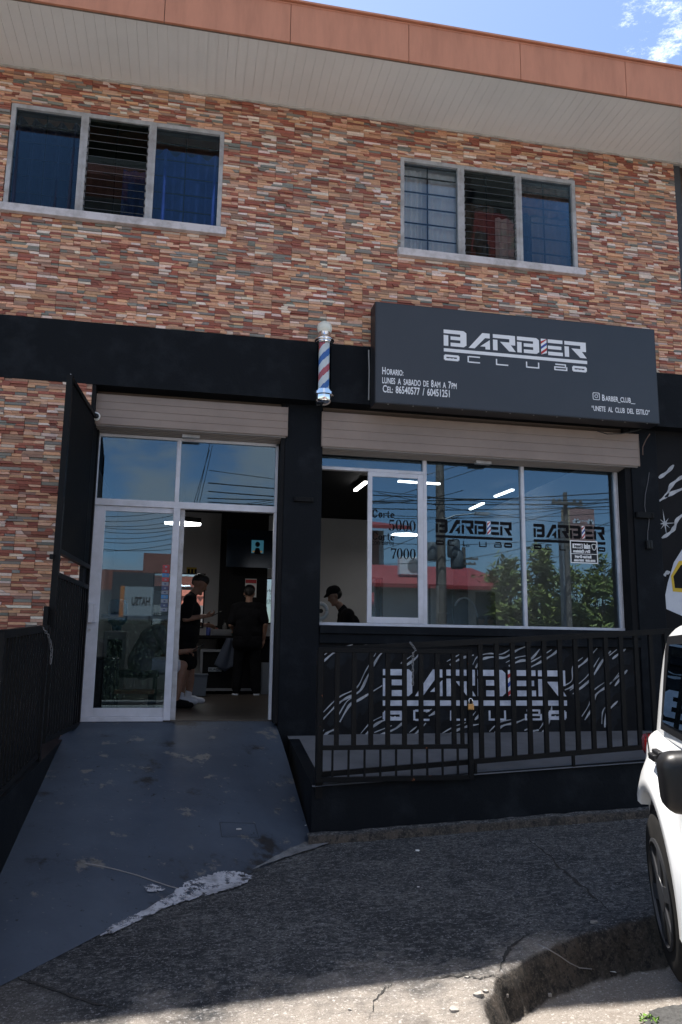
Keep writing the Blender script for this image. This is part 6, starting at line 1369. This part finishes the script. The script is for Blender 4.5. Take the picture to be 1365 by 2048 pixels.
# overhead cables: each spans the street side on the far poles
def cable(label, q0, q1, Yv, sag, r=.014, Yv1=None, grp='overhead cables across the street'):
    a, c = behind(*q0, Yv), behind(*q1, Yv1 or Yv); d = c-a; a2, c2 = a-d*.35, c+d*.35; pts = []
    for i in range(25):
        s = i/24; p = a2.lerp(c2, s); pts.append(p-Z*sag*(1-(2*s-1)**2)*1.0)
    b = MB(); b.tube(pts, r, 5); tag(b.build('overhead_cable', cablem, smooth=True), label, 'cable', grp)
lab1 = 'black overhead cable across the street, mirrored in the shop window'
for i, (q0, q1, Yv, sg_) in enumerate((((640, 972), (1215, 988), 17, .3), ((640, 985), (1215, 992), 17.2, .35), ((640, 990), (1215, 975), 17.4, .3), ((640, 1003), (1215, 1002), 18, .3), ((740, 1015), (1215, 1012), 18.5, .4), ((640, 960), (1215, 1010), 17, .25), ((740, 1000), (880, 985), 17.8, .2), ((880, 1000), (1215, 1040), 18, .3), ((880, 1030), (1130, 1010), 18, .2), ((880, 1075), (1215, 1048), 18.4, .4), ((740, 1100), (880, 1045), 18, .2), ((850, 1110), (1130, 1060), 18.2, .4), ((640, 1030), (880, 960), 17.5, .1), ((850, 950), (905, 935), 17.5, .02), ((1050, 1040), (1180, 1005), 19, .05), ((1050, 1118), (1130, 1110), 19, .05))):
    cable(lab1, q0, q1, Yv, sg_, .020 if i < 4 else .012)
lab2 = 'black overhead cable across the street, mirrored in the entrance glass'
for i, (q0, q1, Yv, sg_) in enumerate((((225, 1026), (345, 1012), 20, .2), ((225, 1036), (345, 1024), 20, .2), ((225, 1046), (345, 1036), 20, .2), ((225, 1050), (345, 1046), 20, .2), ((225, 1058), (345, 1053), 20, .2), ((225, 1070), (345, 1060), 20, .2), ((225, 1078), (345, 1070), 20, .2), ((225, 1096), (345, 1082), 20, .15), ((225, 1094), (345, 1092), 20, .15), ((370, 1006), (552, 992), 20, .2), ((370, 1010), (552, 996), 20, .2), ((370, 1012), (552, 1003), 20, .2), ((395, 1000), (414, 915), 20, 0), ((390, 1000), (412, 925), 20, 0), ((403, 990), (420, 915), 20, 0))):
    cable(lab2, q0, q1, Yv, sg_, .012)

# ================================================================== small things on the ground
def on_apron(px, py, lift=.003):
    d = ray(px, py); lo, hi = .5, 40
    for _ in range(60):
        m = (lo+hi)/2; p = CP+d*m
        if p.z > ground_z(p.x, p.y)+lift: lo = m
        else: hi = m
    return CP+d*hi
from mathutils.bvhtree import BVHTree
rb = BVHTree.FromPolygons([tuple(v) for v in vs_ramp], polys_ramp)
def on_either(px, py, lift=.004):
    a = on_apron(px, py, lift); d = ray(px, py); h = rb.ray_cast(CP, d)
    if h[0] is not None and (h[0]-CP).length < (a-CP).length+.05: return h[0]+Z*lift
    return a
def patch(name, outline, m, lift, rough=.0, seed=1, sub=5, parent=None):
    r = random.Random(seed); q = []; n = len(outline)
    for i in range(n):
        (x0, y0), (x1, y1) = outline[i], outline[(i+1) % n]
        for k in range(sub):
            t = k/sub; q.append((x0+(x1-x0)*t+r.uniform(-rough, rough), y0+(y1-y0)*t+r.uniform(-rough, rough)*.5))
    cx = sum(p[0] for p in q)/len(q); cy = sum(p[1] for p in q)/len(q); b = MB(); n = len(q); vs = []
    for s in (1, .66, .33): vs += [on_either(cx+(x-cx)*s, cy+(y-cy)*s, lift) for x, y in q]
    vs.append(on_either(cx, cy, lift)); fs = []
    for k in range(2): fs += [(k*n+i, k*n+(i+1) % n, (k+1)*n+(i+1) % n, (k+1)*n+i) for i in range(n)]
    fs += [(2*n+i, 2*n+(i+1) % n, 3*n) for i in range(n)]; b.add(vs, fs); return b.build(name, m, parent, kind=None if parent else 'structure')
paintm = mat('spilled white paint', (.36, .37, .41), .7, var=(.14, .145, .16), vscale=9, vpos=(.5, .72), bump=.2, bscale=60)
tt = paintm.node_tree; po = tt.nodes['Material Output']; pb = tt.nodes['Principled BSDF']; pm_ = tt.nodes.new('ShaderNodeMixShader'); ptr = tt.nodes.new('ShaderNodeBsdfTransparent'); pn = tt.nodes.new('ShaderNodeTexNoise'); pn.inputs['Scale'].default_value = 11; pn.inputs['Detail'].default_value = 9; pn.inputs['Roughness'].default_value = .72
pg = tt.nodes.new('ShaderNodeTexCoord'); tt.links.new(pg.outputs['Object'], pn.inputs['Vector']); pr_ = tt.nodes.new('ShaderNodeMapRange'); pr_.inputs['From Min'].default_value = .40; pr_.inputs['From Max'].default_value = .50; tt.links.new(pn.outputs[0], pr_.inputs['Value'])
tt.links.new(pr_.outputs[0], pm_.inputs[0]); tt.links.new(ptr.outputs[0], pm_.inputs[1]); tt.links.new(pb.outputs[0], pm_.inputs[2]); tt.links.new(pm_.outputs[0], po.inputs['Surface'])
patch('paint_spill', [(322, 1806), (345, 1788), (376, 1766), (410, 1756), (440, 1748), (470, 1745), (505, 1752), (486, 1766), (462, 1776), (436, 1784), (400, 1793), (370, 1802), (345, 1808)], paintm, .010, 5, 4, 12)
patch('paint_spill', [(286, 1776), (300, 1772), (318, 1774), (330, 1782), (312, 1786), (294, 1784)], paintm, .010, 4, 5, 9)
patch('paint_spill', [(200, 1871), (222, 1856), (250, 1842), (285, 1826), (322, 1806), (348, 1806), (300, 1830), (258, 1850), (225, 1866)], paintm, .011, 3.2, 6, 12)
patch('mortar_edge', [(505, 1742), (540, 1722), (580, 1700), (615, 1686), (660, 1684), (630, 1696), (590, 1708), (548, 1722), (512, 1740)], mat('pale mortar', (.15, .155, .165), .85, var=(.07, .072, .078), vscale=12, bump=.4), .012, 2, 8, 6)
# inspection cover scored into the ramp
t = thing('inspection_cover', 'square inspection cover outlined in the grey ramp paint', 'cover', tuple(on_either(478, 1658)))
co_ = [(440, 1645), (510, 1647), (518, 1675), (444, 1674)]; b = MB()
for (x0, y0), (x1, y1) in zip(co_, co_[1:]+co_[:1]): b.tube([on_either(x0+(x1-x0)*k/6, y0+(y1-y0)*k/6, .001) for k in range(7)], .003, 5)
b.build('cover_gap', mat('dark scored line', (.030, .036, .048), .8), t)
patch('cover_plate', [(443, 1648), (508, 1650), (514, 1672), (447, 1671)], rampm, .003, 0, 3, 3, t)
b = MB(); q = on_either(478, 1660); b.lathe([(.022, 0), (.02, .006), (0, .007)], tuple(q), 12); b.build('lifting_eye', alu_old, t)
# white hose or cord marks, litter
b = MB(); b.tube([on_either(x, y, .004) for x, y in ((170, 1728), (200, 1733), (235, 1741), (275, 1752), (310, 1764), (340, 1774), (362, 1780))], .004, 6); tag(b.build('cord', mat('dirty cord', (.22, .21, .21), .8)), 'thin pale cord lying across the lower ramp', 'cord')
b = MB(); b.tube([on_apron(x, y, .004) for x, y in ((1076, 1888), (1100, 1900), (1120, 1912), (1140, 1926), (1160, 1936), (1184, 1938))], .003, 6); tag(b.build('cord', mat('dirty cord', (.22, .21, .21), .8)), 'thin pale wire lying on the broken edge of the concrete apron', 'wire')
r = random.Random(5)
for i, (px, py, s, lb) in enumerate(((835, 1702, .022, 'white paper scrap on the apron below the retaining wall'), (837, 1774, .012, 'tiny white paper scrap in the middle of the apron'), (1228, 1945, .02, 'pale scrap of litter under the broken edge of the apron'), (612, 1652, .012, 'tiny white scrap at the right edge of the ramp'))):
    p = on_either(px, py, .004); b = MB(); n = 6; b.add([p+Vector((s*r.uniform(.6, 1.2)*math.cos(k), s*.8*math.sin(k), s*r.uniform(0, .35))) for k in range(n)], [tuple(range(n))]); tag(b.build('paper_scrap', white_pl), lb, 'litter')
# cracks in the apron
def crack(name, pts, w_, seed):
    r = random.Random(seed); q = []
    for (x0, y0), (x1, y1) in zip(pts, pts[1:]):
        for k in range(7): t = k/7; q.append((x0+(x1-x0)*t+r.uniform(-3, 3), y0+(y1-y0)*t+r.uniform(-2.2, 2.2)))
    q.append(pts[-1]); P = [on_apron(x, y, .0) for x, y in q]; n = len(P); lo, hi = [], []
    for i, p in enumerate(P):
        d = (P[min(i+1, n-1)]-P[max(i-1, 0)]); d.z = 0; d.normalize(); s = Vector((-d.y, d.x, 0))*w_*r.uniform(.3, 1.2)*math.sin(math.pi*(i+.6)/(n+.2))
        for L__, o in ((lo, s), (hi, -s)): v = p+o; v.z = ground_z(v.x, v.y)+.004; L__.append(v)
    b = MB(); b.add(lo+hi, [(i, i+1, n+i+1, n+i) for i in range(n-1)]); b.build(name, mat('crack dark', (.02, .019, .018), .95), kind='structure')
crack('crack', [(0, 1950), (40, 1958), (95, 1976), (150, 1996), (205, 2012), (246, 2022)], .010, 1)
crack('crack', [(834, 1962), (880, 1956), (930, 1952), (960, 1958), (985, 1950), (1005, 1966)], .008, 2)
crack('crack', [(1000, 1945), (1008, 1915), (1024, 1890), (1060, 1868)], .010, 3)
crack('crack', [(1048, 1672), (1085, 1700), (1122, 1738), (1150, 1760), (1190, 1796), (1226, 1830)], .012, 7)
crack('crack', [(740, 2040), (750, 2000), (770, 1978), (785, 1968)], .006, 4)
# dark asphalt remnant and a weed at the bottom right corner
patch('asphalt_patch', [(1290, 2040), (1300, 2022), (1330, 2012), (1375, 2008), (1420, 2020), (1430, 2060), (1300, 2070)], mat('loose asphalt', (.05, .05, .05), .9, var=(.025, .025, .025), vscale=30, bump=1, bscale=80), .02, 3, 9, 5)
p = on_apron(1300, 2046); t = thing('weed', 'tiny bright green weed growing at the bottom right corner', 'plant', tuple(p)); b = MB()
for i in range(70):
    a = r.uniform(0, 6.28); d = r.uniform(0, .045); q = p+Vector((math.cos(a)*d, math.sin(a)*d, r.uniform(.005, .03))); b.add([q+Vector((r.gauss(0, .008), r.gauss(0, .008), r.gauss(0, .006))) for _ in range(4)], [(0, 1, 2, 3)])
b.build('leaves', mat('weed green', (.10, .20, .02), .6), t)
b = MB(); b.tube([p-Z*.02, p+Z*.01], .004, 5); b.build('stem', mat('weed green', (.10, .20, .02), .6), t)

rc = random.Random(21)
for i, (px, py, sz) in enumerate(((960, 1992, .028), (972, 1984, .016), (908, 2022, .024), (1190, 1846, .022), (1100, 1990, .014), (1200, 1975, .012), (700, 2020, .010), (935, 1955, .012), (1015, 1990, .010))):
    p = on_apron(px, py, 0); b = MB(); n = 7; lo = [p+Vector((sz*rc.uniform(.6, 1.2)*math.cos(k*6.28/n), sz*rc.uniform(.5, 1)*math.sin(k*6.28/n), -.01)) for k in range(n)]; hi = [q+Vector((rc.uniform(-.2, .1)*sz, rc.uniform(-.2, .1)*sz, .01+sz*rc.uniform(.3, .7))) for q in lo]
    b.add(lo+hi, [tuple(range(n, 2*n))]+[(k, (k+1) % n, n+(k+1) % n, n+k) for k in range(n)]); tag(b.build('concrete_chip', mat('pale broken concrete', (.30, .275, .25), .9, var=(.16, .145, .13), vscale=20, bump=.5)), 'loose pale chip of broken concrete along the crumbled apron edge', 'rubble', 'loose chips along the broken apron edge')
